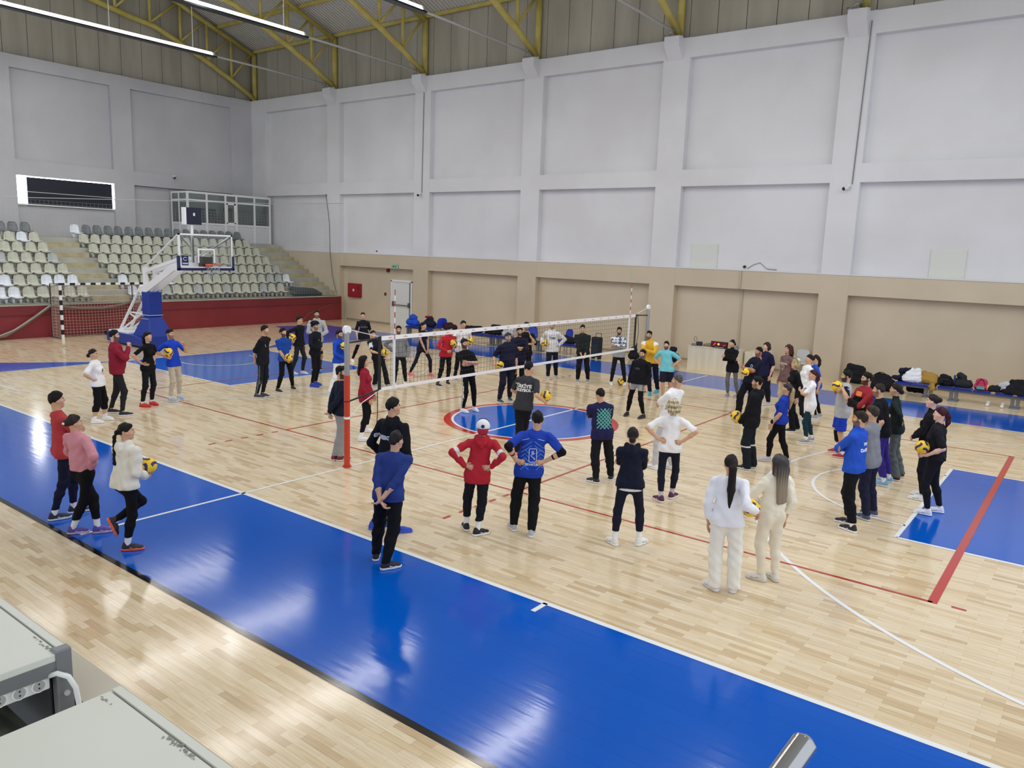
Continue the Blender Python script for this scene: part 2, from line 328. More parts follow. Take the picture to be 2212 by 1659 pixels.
# ------------------------------------------------------------------ implicit shapes (soft bodies, cloth, bags)
class SDF:
    def __init__(s, lo, hi, h):
        s.lo = np.array(lo, np.float32); s.h = h
        s.n = np.maximum(2, np.ceil((np.array(hi)-np.array(lo))/h).astype(int)+1)
        s.D = np.full(s.n, .5, np.float32)
    def _sub(s, lo, hi):
        a = np.clip(np.floor((np.array(lo)-s.lo)/s.h).astype(int), 0, s.n); b = np.clip(np.ceil((np.array(hi)-s.lo)/s.h).astype(int)+1, 0, s.n)
        if np.any(b <= a): return None
        ax = [(s.lo[i]+s.h*np.arange(a[i], b[i])).astype(np.float32) for i in range(3)]
        return (slice(a[0], b[0]), slice(a[1], b[1]), slice(a[2], b[2])), ax[0][:, None, None], ax[1][None, :, None], ax[2][None, None, :]
    def _mix(s, sl, d, k, sub):
        D = s.D[sl]
        if sub:
            s.D[sl] = np.maximum(D, -d); return
        if k > 0:
            hh = np.clip(.5+.5*(D-d)/k, 0, 1); s.D[sl] = D*(1-hh)+d*hh-k*hh*(1-hh)
        else: s.D[sl] = np.minimum(D, d)
    def cap(s, a, b, ra, rb=None, k=.03, sq=None, sub=False):
        """round cone a-b; sq=(axis vector, factor) flattens it along an axis"""
        rb = ra if rb is None else rb; a = np.array(a, np.float32); b = np.array(b, np.float32)
        R = max(ra, rb)+.06+k; lo = np.minimum(a, b)-R; hi = np.maximum(a, b)+R
        q = s._sub(lo, hi)
        if q is None: return s
        sl, X, Y, Z = q; px, py, pz = X-a[0], Y-a[1], Z-a[2]; v = b-a; f = 1.0
        if sq is not None:
            n = np.array(sq[0], np.float32); n /= np.linalg.norm(n); f = sq[1]; w = 1/f-1
            dn = (px*n[0]+py*n[1]+pz*n[2])*w; px = px+n[0]*dn; py = py+n[1]*dn; pz = pz+n[2]*dn
            v = v+n*(v @ n)*w
        L = max(float(v @ v), 1e-9)
        t = np.clip((px*v[0]+py*v[1]+pz*v[2])/L, 0, 1)
        d = np.sqrt((px-t*v[0])**2+(py-t*v[1])**2+(pz-t*v[2])**2)-(ra+(rb-ra)*t)
        s._mix(sl, d*(f if f < 1 else 1), k, sub); return s
    def ell(s, c, r, axes=None, k=.03, sub=False):
        c = np.array(c, np.float32); R = max(r)+.05+k; q = s._sub(c-R, c+R)
        if q is None: return s
        sl, X, Y, Z = q; p = [X-c[0], Y-c[1], Z-c[2]]
        if axes is not None:
            A = np.array(axes, np.float32); p = [p[0]*A[i, 0]+p[1]*A[i, 1]+p[2]*A[i, 2] for i in range(3)]
        kk = np.sqrt((p[0]/r[0])**2+(p[1]/r[1])**2+(p[2]/r[2])**2)
        k2 = np.sqrt((p[0]/r[0]**2)**2+(p[1]/r[1]**2)**2+(p[2]/r[2]**2)**2)+1e-6
        s._mix(sl, kk*(kk-1)/k2, k, sub); return s
    def plane(s, p, n):
        """keep the side the normal points away from"""
        ax = [(s.lo[i]+s.h*np.arange(s.n[i])).astype(np.float32) for i in range(3)]
        d = (ax[0][:, None, None]-p[0])*n[0]+(ax[1][None, :, None]-p[1])*n[1]+(ax[2][None, None, :]-p[2])*n[2]
        s.D = np.maximum(s.D, d); return s
    def wrinkle(s, amp, seed=0, fr=38, zs=1.0):
        rg = np.random.RandomState(seed); ax = [(s.lo[i]+s.h*np.arange(s.n[i])).astype(np.float32) for i in range(3)]
        N = np.zeros(s.n, np.float32)
        for i in range(5):
            d = rg.normal(size=3); d /= np.linalg.norm(d); d[2] *= zs; f = fr*(.6+.9*rg.rand()); ph = rg.rand()*6.28
            w = rg.normal(size=3)*9
            N += np.sin(f*(ax[0][:, None, None]*d[0]+ax[1][None, :, None]*d[1]+ax[2][None, None, :]*d[2])+ph+1.4*np.sin(w[0]*ax[0][:, None, None]+w[1]*ax[1][None, :, None]+w[2]*ax[2][None, None, :]))
        s.D += amp*N/2.2; return s
    def mesh(s):
        D = s.D; D = np.pad(D, 1, constant_values=.5); lo = s.lo-s.h; ins = D < 0; n = np.array(D.shape)
        cnt = sum(ins[i:n[0]-1+i, j:n[1]-1+j, k:n[2]-1+k].astype(np.int8) for i in (0, 1) for j in (0, 1) for k in (0, 1))
        cells = np.argwhere((cnt > 0) & (cnt < 8))
        if len(cells) == 0: return np.zeros((0, 3)), np.zeros((0, 4), int)
        co = np.array([(i, j, k) for i in (0, 1) for j in (0, 1) for k in (0, 1)])
        V = np.stack([D[tuple((cells+c).T)] for c in co], 1)
        acc = np.zeros((len(cells), 3)); m = np.zeros(len(cells))
        for a in range(8):
            for b in range(a+1, 8):
                if abs(co[a]-co[b]).sum() != 1: continue
                va, vb = V[:, a], V[:, b]; x = (va < 0) != (vb < 0); t = np.where(x, va/(va-vb+1e-12), 0)
                acc += np.where(x[:, None], co[a]+(co[b]-co[a])*t[:, None], 0); m += x
        P = (cells+acc/m[:, None])*s.h+lo
        idx = np.full(n-1, -1, np.int64); idx[tuple(cells.T)] = np.arange(len(cells)); F = []
        for ax in range(3):
            u, v = [(1, 2), (2, 0), (0, 1)][ax]
            A = np.take(ins, range(n[ax]-1), ax); B = np.take(ins, range(1, n[ax]), ax)
            E = np.argwhere(A != B); sg = A[tuple(E.T)]
            ok = (E[:, u] > 0) & (E[:, v] > 0) & (E[:, u] < n[u]-1) & (E[:, v] < n[v]-1); E = E[ok]; sg = sg[ok]
            du = np.zeros(3, int); du[u] = 1; dv = np.zeros(3, int); dv[v] = 1
            q = np.stack([idx[tuple((E-du-dv).T)], idx[tuple((E-dv).T)], idx[tuple(E.T)], idx[tuple((E-du).T)]], 1)
            q[~sg] = q[~sg][:, ::-1]; F.append(q)
        return P, np.concatenate(F)
def soft(name, P, F, M, parent=None, col=None, relax=1):
    """mesh object from surface arrays (world coordinates), smooth shaded; col = per-vertex colours"""
    if relax and len(F):
        e = np.concatenate([F[:, [0, 1]], F[:, [1, 2]], F[:, [2, 3]], F[:, [3, 0]]])
        for _ in range(relax):
            S_ = np.zeros_like(P); c = np.zeros(len(P))
            for i in range(3): S_[:, i] = np.bincount(e[:, 0], P[e[:, 1], i], len(P))+np.bincount(e[:, 1], P[e[:, 0], i], len(P))
            c = np.bincount(e[:, 0], minlength=len(P))+np.bincount(e[:, 1], minlength=len(P)); P = .5*P+.5*S_/c[:, None]
    me = bpy.data.meshes.new(name); off = np.array(world_loc(parent)) if parent else np.zeros(3)
    q = (P-off).astype(np.float32); nf = len(F)
    me.vertices.add(len(q)); me.vertices.foreach_set('co', q.ravel()); me.loops.add(nf*4); me.polygons.add(nf)
    me.loops.foreach_set('vertex_index', F.ravel().astype(np.int32)); me.polygons.foreach_set('loop_start', np.arange(0, nf*4, 4, dtype=np.int32))
    me.polygons.foreach_set('use_smooth', np.ones(nf, bool)); me.materials.append(M)
    if col is not None:
        a = me.color_attributes.new('Col', 'FLOAT_COLOR', 'POINT'); a.data.foreach_set('color', np.c_[col, np.ones(len(col))].astype(np.float32).ravel())
    me.update(); me.validate()
    o = bpy.data.objects.new(name, me); C.objects.link(o)
    if parent: o.parent = parent
    return o
# ------------------------------------------------------------------ grandstand
concrete = mottled(mat('grey_concrete', rgb(176, 176, 166), .8, bump=.2, bscale=30), rgb(166, 166, 156), rgb(184, 184, 174), 1.5, 5)
redp = mottled(mat('red_wall_paint', rgb(126, 36, 44), .5), rgb(122, 34, 42), rgb(136, 42, 50), .7, 4)
redp2 = mottled(mat('red_wall_paint_upper', rgb(116, 34, 42), .5), rgb(112, 32, 40), rgb(124, 38, 46), .7, 4)
stepy = mottled(mat('yellow_step_paint', rgb(182, 172, 138), .7), rgb(172, 160, 122), rgb(190, 180, 148), 3, 4)
gs = thing('grandstand', 'grey concrete grandstand steps behind the long red front wall', 'grandstand', (-22, 0, 0))
ROWX = [-27.1+.84*k for k in range(7)]; TRZ = [3.71-.41*k for k in range(7)]
st = MB()
for k in range(7):
    st.box((ROWX[k]-.39, -14, TRZ[k]-.42), (ROWX[k]+.45 if k < 6 else -21.45, 12.595, TRZ[k]))
st.box((-28.99, -14, 3.3), (-27.4, 12.595, 3.705))
st.build('concrete_steps', concrete, gs)
for k in range(6):
    for a, b in ((.36, 1.84), (11.12, 12.595)):
        x0 = ROWX[k]+.45
        m_ = MB(); m_.box((x0, a, TRZ[k+1]), (x0+.42, b, TRZ[k+1]+.205))
        m_.mi = 1; m_.add([(x0+.422, a, TRZ[k+1]), (x0+.422, b, TRZ[k+1]), (x0+.422, b, TRZ[k+1]+.2), (x0+.422, a, TRZ[k+1]+.2)], [(0, 1, 2, 3)])
        m_.build('aisle_step', [concrete, stepy], gs)
rw = MB(); rw.box((-21.62, -14, 0), (-21.42, 12.59, 1.2)); rw.mi = 1; rw.box((-21.66, -14, .86), (-21.37, 12.45, 1.2)); rw.mi = 2; rw.box((-21.66, -14, 1.2), (-21.36, 12.45, 1.25))
rw.build('front_wall', [redp, redp2, concrete], gs)
# stadium seats
def seat_mesh():
    prof = [(.20, -.02), (.215, .015), (.19, .03), (.08, .012), (-.04, .015), (-.12, .05), (-.155, .13), (-.175, .24), (-.19, .33), (-.2, .385), (-.205, .405)]
    wid = [.17, .2, .215, .222, .22, .21, .205, .195, .175, .13, .06]
    me = MB(); nu = 9; vs = []
    for side in (0, 1):
        for (x, z), w in zip(prof, wid):
            for j in range(nu):
                u = -1+2*j/(nu-1); cup = .035*u*u
                vs.append((x+(cup if z > .08 else 0)-side*.012*(z > .06), u*w, z+(cup*.9 if z <= .08 else 0)-side*.014*(z <= .06)))
    n = len(prof)*nu; fs = []
    for i in range(len(prof)-1):
        for j in range(nu-1):
            q = (i*nu+j, i*nu+j+1, (i+1)*nu+j+1, (i+1)*nu+j); fs.append(q); fs.append(tuple(n+a for a in q[::-1]))
    rim = [j for j in range(nu)]+[i*nu+nu-1 for i in range(1, len(prof))]+[(len(prof)-1)*nu+j for j in range(nu-2, -1, -1)]+[i*nu for i in range(len(prof)-2, 0, -1)]
    for a, b in zip(rim, rim[1:]+rim[:1]): fs.append((b, a, n+a, n+b))
    me.add(vs, fs)
    me.box((-.14, -.15, -.2), (.12, -.09, .01)); me.box((-.14, .09, -.2), (.12, .15, .01))
    return me
seat_cols = {'cream': mottled(mat('cream_seat_plastic', rgb(196, 198, 180), .35), rgb(188, 190, 174), rgb(202, 204, 190), 4, 2), 'grey': mat('grey_seat_plastic', rgb(178, 182, 180), .35), 'dark grey': mat('dark_grey_seat_plastic', rgb(112, 118, 122), .35), 'white': mat('white_seat_plastic', rgb(226, 232, 240), .3)}
protos = {}
for cn, M_ in seat_cols.items():
    pass
rows_n = ['topmost', 'second from top', 'third from top', 'middle', 'third from bottom', 'second from bottom', 'bottom']
whites = {(0, 'R', 0), (1, 'L', 1), (5, 'L', 0), (5, 'L', 1), (5, 'L', 2), (5, 'L', 5), (5, 'R', 0), (6, 'R', 0), (6, 'L', 5), (6, 'L', 6), (5, 'R', 17), (5, 'R', 4)}
rng = random.Random(4)
for k in range(7):
    for blk in 'LR':
        n = (7 if k > 3 else 6) if blk == 'L' else 18
        for j in range(n):
            y = (.08-.487*j) if blk == 'L' else 2.11+.487*j+(.26 if k == 99 else 0)
            if blk == 'R' and y > (9.5 if k == 6 else 10.9): continue
            cn = 'white' if (k, blk, j) in whites else ('dark grey' if k == 0 else ('cream' if k < 3 else ('grey' if rng.random() < .22 else 'cream')))
            loc = (ROWX[k]+rng.uniform(-.015, .015), y+rng.uniform(-.012, .012), TRZ[k]+.206)
            lab = '%s plastic seat, %s from the left aisle stairs, %s row %s' % (cn, ORD[j], rows_n[k], 'left of them' if blk == 'L' else 'right of them')
            if cn not in protos:
                o = seat_mesh().build('stadium_seat', seat_cols[cn], None, True); protos[cn] = o
            else:
                o = protos[cn].copy(); C.objects.link(o)
            o.location = loc; o.rotation_euler = (0, 0, rng.uniform(-.04, .04)); tag(o, lab, 'seat', 'plastic seats on the grandstand')
# dark cover lying over the front seats by the right aisle
tp = SDF((-22.3, 9.0, 1.2), (-21.3, 12.1, 2.0), .035)
tp.cap((-22.0, 9.85, 1.62), (-21.85, 11.1, 1.5), .1, .08, .05); tp.cap((-21.75, 9.95, 1.35), (-21.75, 11.5, 1.3), .1, .08, .08); tp.cap((-21.95, 11.1, 1.5), (-21.8, 11.6, 1.33), .1, .06, .08)
tp.ell((-21.85, 10.6, 1.4), (.22, .85, .24), k=.1); tp.plane((0, 0, 1.255), (0, 0, -1))
tag(soft('tarpaulin', *tp.mesh(), mat('dark_green_tarp', rgb(62, 72, 74), .6, bump=.4, bscale=12)), 'dark green cover thrown over the front seats by the right stairs', 'cover')
# ball-stop net in front of the grandstand, its rope, and gathered bundles
netm = mat('net_cord', rgb(176, 178, 176), .8)
def gridnet(name, o, u, v, nu, nv, r, M_, parent=None, sag=None):
    me = MB(); o, u, v = Vector(o), Vector(u), Vector(v)
    def P(a, b):
        p = o+u*a+v*b
        return p+sag(a, b) if sag else p
    for i in range(nu+1): me.tube([P(i/nu, b/6) for b in range(7)] if sag else [P(i/nu, 0), P(i/nu, 1)], r, 3, False)
    for j in range(nv+1): me.tube([P(a/8, j/nv) for a in range(9)] if sag else [P(0, j/nv), P(1, j/nv)], r, 3, False)
    return me.build(name, M_, parent)
bn = thing('safety_net', 'thin ball stop net hanging in front of the grandstand seats', 'net', (-21.3, 4, 1.3))
gridnet('mesh_cords', (-21.3, -10, 1.3), (0, 22.4, 0), (0, 0, 3.75), 150, 30, .0022, netm, bn)
MB().tube([(-21.3, -10, 4.85), (-21.3, -3, 5.06), (-21.3, 3, 5.36), (-21.3, 8.3, 5.6), (-21.3, 12.6, 5.9)], .012, 5).build('top_rope', netm, bn)
rope = mat('brown_rope', rgb(120, 108, 96), .9)
nb = thing('net_bundle', 'gathered brown netting sagging along the red wall at left edge', 'net', (-21.2, -3, 0))
MB().tube([(-21.25, -1.5, 1.2), (-21.25, -2.0, .85), (-21.25, -2.5, .5), (-21.25, -3.1, .15), (-21.25, -4.2, .04), (-21.25, -6, .03)], .06, 8).build('bundle', rope, nb, True)
MB().tube([(-21.22, -1.52, 1.22), (-21.22, -2.1, .8), (-21.22, -2.8, .35), (-21.22, -3.6, .06)], .025, 6).build('cord', netm, nb, True)
for n_, pts, lab in (('hanging_cable', [onx(713, 420, -22.1)+Vector((0, .4, 0)), Vector((-22.35, 12.57, 5)), Vector((-22.3, 12.57, 3.4)), Vector((-22.1, 12.56, 2.2)), Vector((-21.7, 12.5, 1.3))], 'thin black cable hanging down the corner wall to the red wall end'),
                     ('guy_rope', [Vector((-21.33, 12.2, .9)), Vector((-21.33, 10.4, .4)), Vector((-21.2, 9.9, .02))], 'pale rope slanting from the right end of the red wall')):
    pts[0] = Vector((-22.6, 12.57, 6.39)) if n_ == 'hanging_cable' else pts[0]
    tag(MB().tube(pts, .012, 5).build(n_, rope if n_ == 'guy_rope' else dark, None, True), lab, 'cable')
# ------------------------------------------------------------------ left wall window, booth
sky = mat('bright_window_daylight', (1, 1, 1), .5, emit=(.93, .97, 1, 14))
wn = bpy.data.objects.new('window_1', None); C.objects.link(wn); wn.location = (-29.3, 2.7, 5.16); struct(wn)
MB().box((-29.38, .54, 5.16), (-29.36, 4.86, 6.39)).build('pane', sky, wn)
drk = MB(); drk.box((-29.2, 1.0, 5.08), (-29.14, 4.78, 6.34)); drk.build('dark_screen', mat('dark_window_film', rgb(26, 28, 44), .35), wn)
MB().box((-29.14, 1.0, 5.68), (-29.11, 4.72, 5.71)).build('bar', greytube, wn)
fr = MB()
for a, b in (((-29.3, .5, 5.1), (-29.1, 4.9, 5.16)), ((-29.3, .52, 5.16), (-29.2, .56, 6.38)), ((-29.3, 4.84, 5.16), (-29.2, 4.87, 6.38))): fr.box(a, b)
fr.build('window_frame', wmetal, wn)
pvc = mat('white_pvc_frame', rgb(228, 229, 230), .4); glass = mat('tinted_glass', rgb(190, 205, 205), .03, trans=.92, spec=.6)
panel = mat('white_laminate_panel', rgb(206, 207, 212), .4)
bt = thing('control_booth', 'white framed glazed control booth in the corner above the seats', 'booth', (-27.4, 10.2, 3.71))
fx = -27.4; ys = [7.72, 8.77, 9.85, 10.5, 11.6, 12.58]
def boxp(n_, a, b, M_): MB().box(a, b).build(n_, M_, bt)
for y in ys: boxp('mullion', (fx-.08, y-.05, 3.72), (fx, y+.05, 6.24), pvc)
for z, hh in ((6.2, .1), (5.82, .08), (4.66, .08)): boxp('rail', (fx-.078, 7.7, z-hh/2), (fx-.002, 12.58, z+hh/2), pvc)
for a, b in zip(ys, ys[1:]):
    boxp('pane', (fx-.05, a+.05, 5.86), (fx-.04, b-.05, 6.15), glass); boxp('pane', (fx-.05, a+.05, 4.7), (fx-.04, b-.05, 5.78), glass); boxp('lower_panel', (fx-.06, a+.05, 3.72), (fx-.03, b-.05, 4.62), panel)
MB().box((fx-.07, 9.9, 4.72), (fx-.01, 9.98, 5.8)).box((fx-.07, 10.36, 4.72), (fx-.01, 10.45, 5.8)).box((fx-.07, 9.9, 5.7), (fx-.01, 10.45, 5.79)).box((fx-.07, 9.9, 4.7), (fx-.01, 10.45, 4.78)).build('casement', pvc, bt)
for x in (-28.9, -28.2): boxp('mullion', (x-.04, 7.68, 3.72), (x+.04, 7.76, 6.24), pvc)
for z in (6.2, 5.82, 4.66): boxp('rail', (-28.95, 7.682, z-.045), (fx-.05, 7.758, z+.045), pvc)
for a, b in ((-28.86, -28.24), (-28.16, fx-.08)):
    boxp('pane', (a, 7.71, 5.86), (b, 7.72, 6.15), glass); boxp('pane', (a, 7.71, 4.7), (b, 7.72, 5.78), glass); boxp('lower_panel', (a, 7.7, 3.72), (b, 7.73, 4.62), panel)
boxp('back_panel', (-28.96, 8.2, 3.72), (-28.9, 10.2, 5.5), mat('dark_teal_board', rgb(52, 70, 74), .5)); boxp('inner_door', (-28.96, 10.7, 3.72), (-28.88, 11.2, 5.6), mat('brown_door', rgb(92, 80, 72), .5))
ch = thing('plastic_chair', 'white plastic chair seen through the booth glass', 'chair', (-27.75, 9.3, 4.0))
MB().box((-27.95, 9.1, 4.4), (-27.55, 9.55, 4.44)).build('seat', pvc, ch, bevel=.01)
MB().prism([(9.1, 4.45), (9.55, 4.45), (9.52, 4.85), (9.42, 5.0), (9.24, 5.0), (9.13, 4.85)], 0, -27.97, -27.94).build('backrest', pvc, ch)
for sy in (9.12, 9.53):
    for sx in (-27.93, -27.57): MB().tube([(sx, sy, 3.72), (sx, sy, 4.41)], .018, 6).build('leg', pvc, ch)
def cctv(loc, lab, face):
    t = thing('security_camera', lab, 'camera', loc); x, y, z = loc; f = Vector(face)
    p = Vector(loc)
    MB().box((x-(.11 if x < -28 else .05), y-.05, z+.04), (x+.05, y+(.05 if x < -28 else .068), z+.1)).build('bracket', wmetal, t)
    MB().tube([p+Vector((0, 0, .02)), p+f*.16+Vector((0, 0, -.03))], .055, 10).build('body', wmetal, t, True)
    MB().tube([p+f*.16+Vector((0, 0, -.03)), p+f*.2+Vector((0, 0, -.04))], [.058, .05], 10).build('lens', blackp, t, True)
cctv((-28.9, 7.88, 6.95), 'small white and black camera on the left wall above the booth', (.9, -.3, 0))
cctv((-15.85, 12.55, 6.25), 'small camera at the foot of the cable on the third pilaster', (.2, -.95, 0))
cctv((3.12, 12.55, 6.18), 'small camera on the right hand pilaster below its cable', (-.7, -.7, 0))
tag(MB().tube([(-15.72, 12.59, 11.3), (-15.78, 12.59, 6.35)], .016, 5).build('wall_cable', mat('grey_cable', rgb(120, 122, 126), .6)), 'thin grey cable running down the third pilaster to its camera', 'cable')
tag(MB().tube([(3.28, 12.59, 11.2), (3.2, 12.59, 6.3)], .016, 5).build('wall_cable', mat('grey_cable', rgb(120, 122, 126), .6)), 'thin grey cable running down the right hand pilaster to its camera', 'cable')
# ------------------------------------------------------------------ back wall fittings
gdoor = mat('pale_grey_door_paint', rgb(218, 220, 218), .4)
d1 = bpy.data.objects.new('door_1', None); C.objects.link(d1); d1.location = (-17.25, 12.9, 0); struct(d1)
MB().box((-17.92, 12.84, 0), (-16.6, 12.9, 2.16)).build('door_leaf', gdoor, d1)
MB().box((-18.0, 12.8, 0), (-17.92, 12.9, 2.2)).box((-16.6, 12.8, 0), (-16.52, 12.9, 2.2)).box((-18.0, 12.8, 2.14), (-16.52, 12.9, 2.24)).build('door_frame', pvc, d1)
MB().tube([(-17.85, 12.76, 1.02), (-16.62, 12.76, 1.02)], .025, 8).box((-17.86, 12.76, .95), (-17.8, 12.85, 1.18)).box((-16.78, 12.76, .92), (-16.68, 12.85, 1.15)).build('door_handle', mat('grey_panic_bar', rgb(96, 98, 100), .4, .3), d1)
MB().tube([(-16.7, 12.82, .05), (-16.7, 12.82, 2.14)], .022, 6).build('door_rod', mat('grey_panic_bar', rgb(96, 98, 100), .4, .3), d1)
hc = thing('hose_cabinet', 'red fire hose cabinet on the beige wall left of the door', 'fire cabinet', (-20.68, 12.9, 1.54))
MB().box((-21.14, 12.76, 1.2), (-20.2, 12.897, 1.9)).build('cabinet_body', mat('signal_red', rgb(140, 20, 36), .45), hc, bevel=.01)
MB().box((-21.1, 12.745, 1.24), (-20.24, 12.76, 1.86)).build('cabinet_door', mat('signal_red_door', rgb(150, 24, 40), .45), hc)
MB().box((-20.72, 12.738, 1.5), (-20.62, 12.746, 1.62)).build('emblem', pvc, hc)
MB().box((-20.36, 12.735, 1.6), (-20.3, 12.746, 1.78)).build('handle', mat('dark_red', rgb(70, 14, 20), .5), hc)
ex = thing('exit_sign', 'small green and white exit sign above the grey door', 'sign', (-17.5, 12.9, 2.83))
MB().box((-17.72, 12.56, 2.78), (-17.28, 12.6, 2.98)).build('sign_panel', mat('exit_green', rgb(150, 190, 175), .4), ex)
MB().poly([(-17.62, 12.555, 2.84), (-17.5, 12.555, 2.84), (-17.5, 12.555, 2.92), (-17.62, 12.555, 2.92)]).poly([(-17.45, 12.555, 2.82), (-17.4, 12.555, 2.82), (-17.38, 12.555, 2.94), (-17.43, 12.555, 2.94)]).build('pictogram', mat('exit_dark_green', rgb(30, 120, 95), .4), ex)
tag(MB().tube([(-18.25, 12.9, 2.66), (-18.25, 12.8, 2.66)], [.1, .08], 14).build('alarm_bell', mat('alarm_red', rgb(120, 20, 26), .4)), 'round red alarm sounder high on the wall left of the door', 'alarm')
tag(MB().box((-18.52, 12.86, 1.42), (-18.4, 12.9, 1.56)).build('call_point', mat('brown_call_point', rgb(96, 60, 50), .5)), 'small dark call point between hose cabinet and door', 'switch')
for (a, b, lab) in ((-2.24, -1.24, 'pale square wall hatch above the desk'), (5.66, 6.62, 'pale square wall hatch at the right of the photo')):
    h_ = thing('wall_hatch', lab, 'hatch', ((a+b)/2, 12.9, 3.88))
    MB().box((a, 12.86, 3.45), (b, 12.9, 4.33)).build('hatch_panel', mat('pale_grey_hatch', rgb(212, 214, 208), .5), h_)
    for px in (a+.06, b-.06):
        for pz in (3.51, 4.27): MB().tube([(px, 12.87, pz), (px, 12.853, pz)], .014, 6).build('screw', greytube, h_)
tag(MB().box((-.23, 12.86, .72), (-.17, 12.897, 2.76)).box((-.24, 12.58, 2.8), (-.18, 12.622, 3.4)).build('cable_duct', mat('beige_duct', rgb(186, 172, 150), .5)), 'beige cable duct running down the wall above the desk', 'duct')
tag(MB().tube([(-.2, 12.9, 3.56), (-.2, 12.85, 3.56)], .05, 10).build('wall_speaker', blackp), 'small black round fitting above the beige duct', 'fitting')
tag(MB().tube([(-19.1, 12.9, 3.58), (-19.1, 12.86, 3.58)], .035, 10).build('wall_fitting', blackp), 'tiny black fitting on the white wall above the hose cabinet', 'fitting')
tag(MB().tube([(-.1, 12.87, 3.5), (.15, 12.87, 3.66), (.35, 12.87, 3.72), (.6, 12.87, 3.52), (.95, 12.87, 3.5)], .01, 5).build('loose_cable', mat('grey_cable', rgb(120, 122, 126), .6)), 'loose grey cable looping on the ledge right of the duct', 'cable')
sk = MB(); sk.box((-21.4, 12.895, 0), (16, 12.9, .08))
struct(sk.build('baseboard_back', mat('brown_baseboard', rgb(150, 138, 116), .5)))
# ------------------------------------------------------------------ basketball stand
hb = rgb(16, 52, 150); hblue = mat('blue_padding', hb, .45); navy = mat('navy_padding', rgb(20, 30, 84), .5); wst = mat('white_steel_paint', rgb(236, 237, 240), .35)
bs = thing('basketball_stand', 'white portable basketball stand with blue padded tower and glass board', 'basketball hoop', (-17, -.22, 0))
yc = -.22
bp_ = MB(); bp_.prism([(-18.9, .06), (-16.9, .06), (-16.2, .06), (-16.2, .3), (-17.0, .42), (-18.9, .42)], 1, -.62, .5); bp_.build('base_pad', hblue, bs, bevel=.03)
MB().box((-18.85, -.55, .42), (-17.4, .45, .47)).tube([(-18.3, -.35, .5), (-18.3, .3, .5)], .06, 8).build('base_deck', wst, bs)
def frus(lv):
    m_ = MB(); n = len(lv); vs = [(x, y, z) for (x0, x1, y0, y1, z) in lv for x, y in ((x0, y0), (x1, y0), (x1, y1), (x0, y1))]
    return m_.add(vs, [(3, 2, 1, 0), tuple(range(4*n-4, 4*n))]+[(4*i+j, 4*i+(j+1) % 4, 4*i+4+(j+1) % 4, 4*i+4+j) for i in range(n-1) for j in range(4)])
frus([(-17.25, -16.1, -.5, .42, .04), (-17.22, -16.12, -.48, .42, .42), (-16.98, -16.5, -.24, .26, 1.08)]).build('tower_skirt', hblue, bs, bevel=.03)
MB().box((-16.98, -.24, 1.09), (-16.5, .26, 1.95)).build('tower_pad', hblue, bs, bevel=.03)
MB().box((-16.985, -.245, 1.13), (-16.495, .265, 1.145)).box((-16.93, -.3, 1.0), (-16.48, -.28, 1.01)).build('pad_seam', wst, bs)
for y in (-.17, .19): MB().box((-16.86, y-.05, 1.9), (-16.7, y+.05, 2.82)).build('mast', wst, bs)
for y in (-.17, .19):
    MB().prism([(-17.3, 2.0), (-17.05, 2.05), (-14.9, 3.0), (-13.2, 3.15), (-13.2, 2.92), (-14.8, 2.78), (-17.0, 1.8)], 1, y-.04, y+.04).build('lower_arm', wst, bs)
    MB().prism([(-16.86, 2.72), (-16.3, 2.84), (-14.6, 3.2), (-13.2, 3.32), (-13.2, 3.24), (-14.6, 3.1), (-16.8, 2.6)], 1, y-.035, y+.035).build('upper_arm', wst, bs)
    MB().tube([(-18.6, y-.1, .42), (-17.1, y, 2.15)], .05, 8).build('rear_strut', wst, bs)
    MB().tube([(-18.4, y-.1, .5), (-17.0, y, 1.2)], .035, 8).tube([(-17.95, y, 1.15), (-17.0, y, 1.15)], .03, 8).tube([(-18.0, y, 1.1), (-17.5, y, .95)], .028, 8).build('brace', wst, bs)
MB().box((-13.2, yc-.25, 2.95), (-12.86, yc+.25, 3.3)).build('mounting_box', wst, bs)
bx = -12.8
MB().box((bx-.02, yc-.9, 2.95), (bx, yc+.9, 3.97)).build('glass_board', mat('clear_board_glass', (.95, .98, .98), .02, trans=.97, spec=.5), bs)
fr = MB()
for a, b in (((yc-.93, 3.95), (yc+.93, 4.0)), ((yc-.93, 2.93), (yc+.93, 2.98)), ((yc-.93, 2.93), (yc-.88, 4.0)), ((yc+.88, 2.93), (yc+.93, 4.0))): fr.box((bx-.05, a[0], a[1]), (bx+.01, b[0], b[1]))
fr.build('board_frame', wst, bs)
pd = MB()
for a, b in (((yc-.98, 2.86), (yc+.98, 2.945)), ((yc-.98, 2.86), (yc-.9, 3.32)), ((yc+.9, 2.86), (yc+.98, 3.32))): pd.box((bx-.06, a[0], a[1]), (bx+.03, b[0], b[1]))
pd.build('edge_padding', navy, bs, bevel=.015)
tq = MB()
for a, b in (((yc-.3, 3.5), (yc+.3, 3.55)), ((yc-.3, 3.1), (yc-.25, 3.5)), ((yc+.25, 3.1), (yc+.3, 3.5))): tq.box((bx, a[0], a[1]), (bx+.004, b[0], b[1]))
tq.build('target_square', wst, bs)
MB().box((bx+.001, yc-.84, 3.02), (bx+.006, yc-.62, 3.32)).build('logo_plate', navy, bs)
lg = MB(); lg.strip
lg.tube([(bx+.01, yc-.73+.06*math.cos(a), 3.22+.05*math.sin(a)) for a in np.linspace(.6, 5.6, 12)], .008, 5)
for z in (3.06, 3.085): lg.box((bx+.005, yc-.82, z), (bx+.009, yc-.64, z+.014))
lg.build('logo_mark', wst, bs)
org = mat('orange_rim', rgb(226, 92, 52), .4)
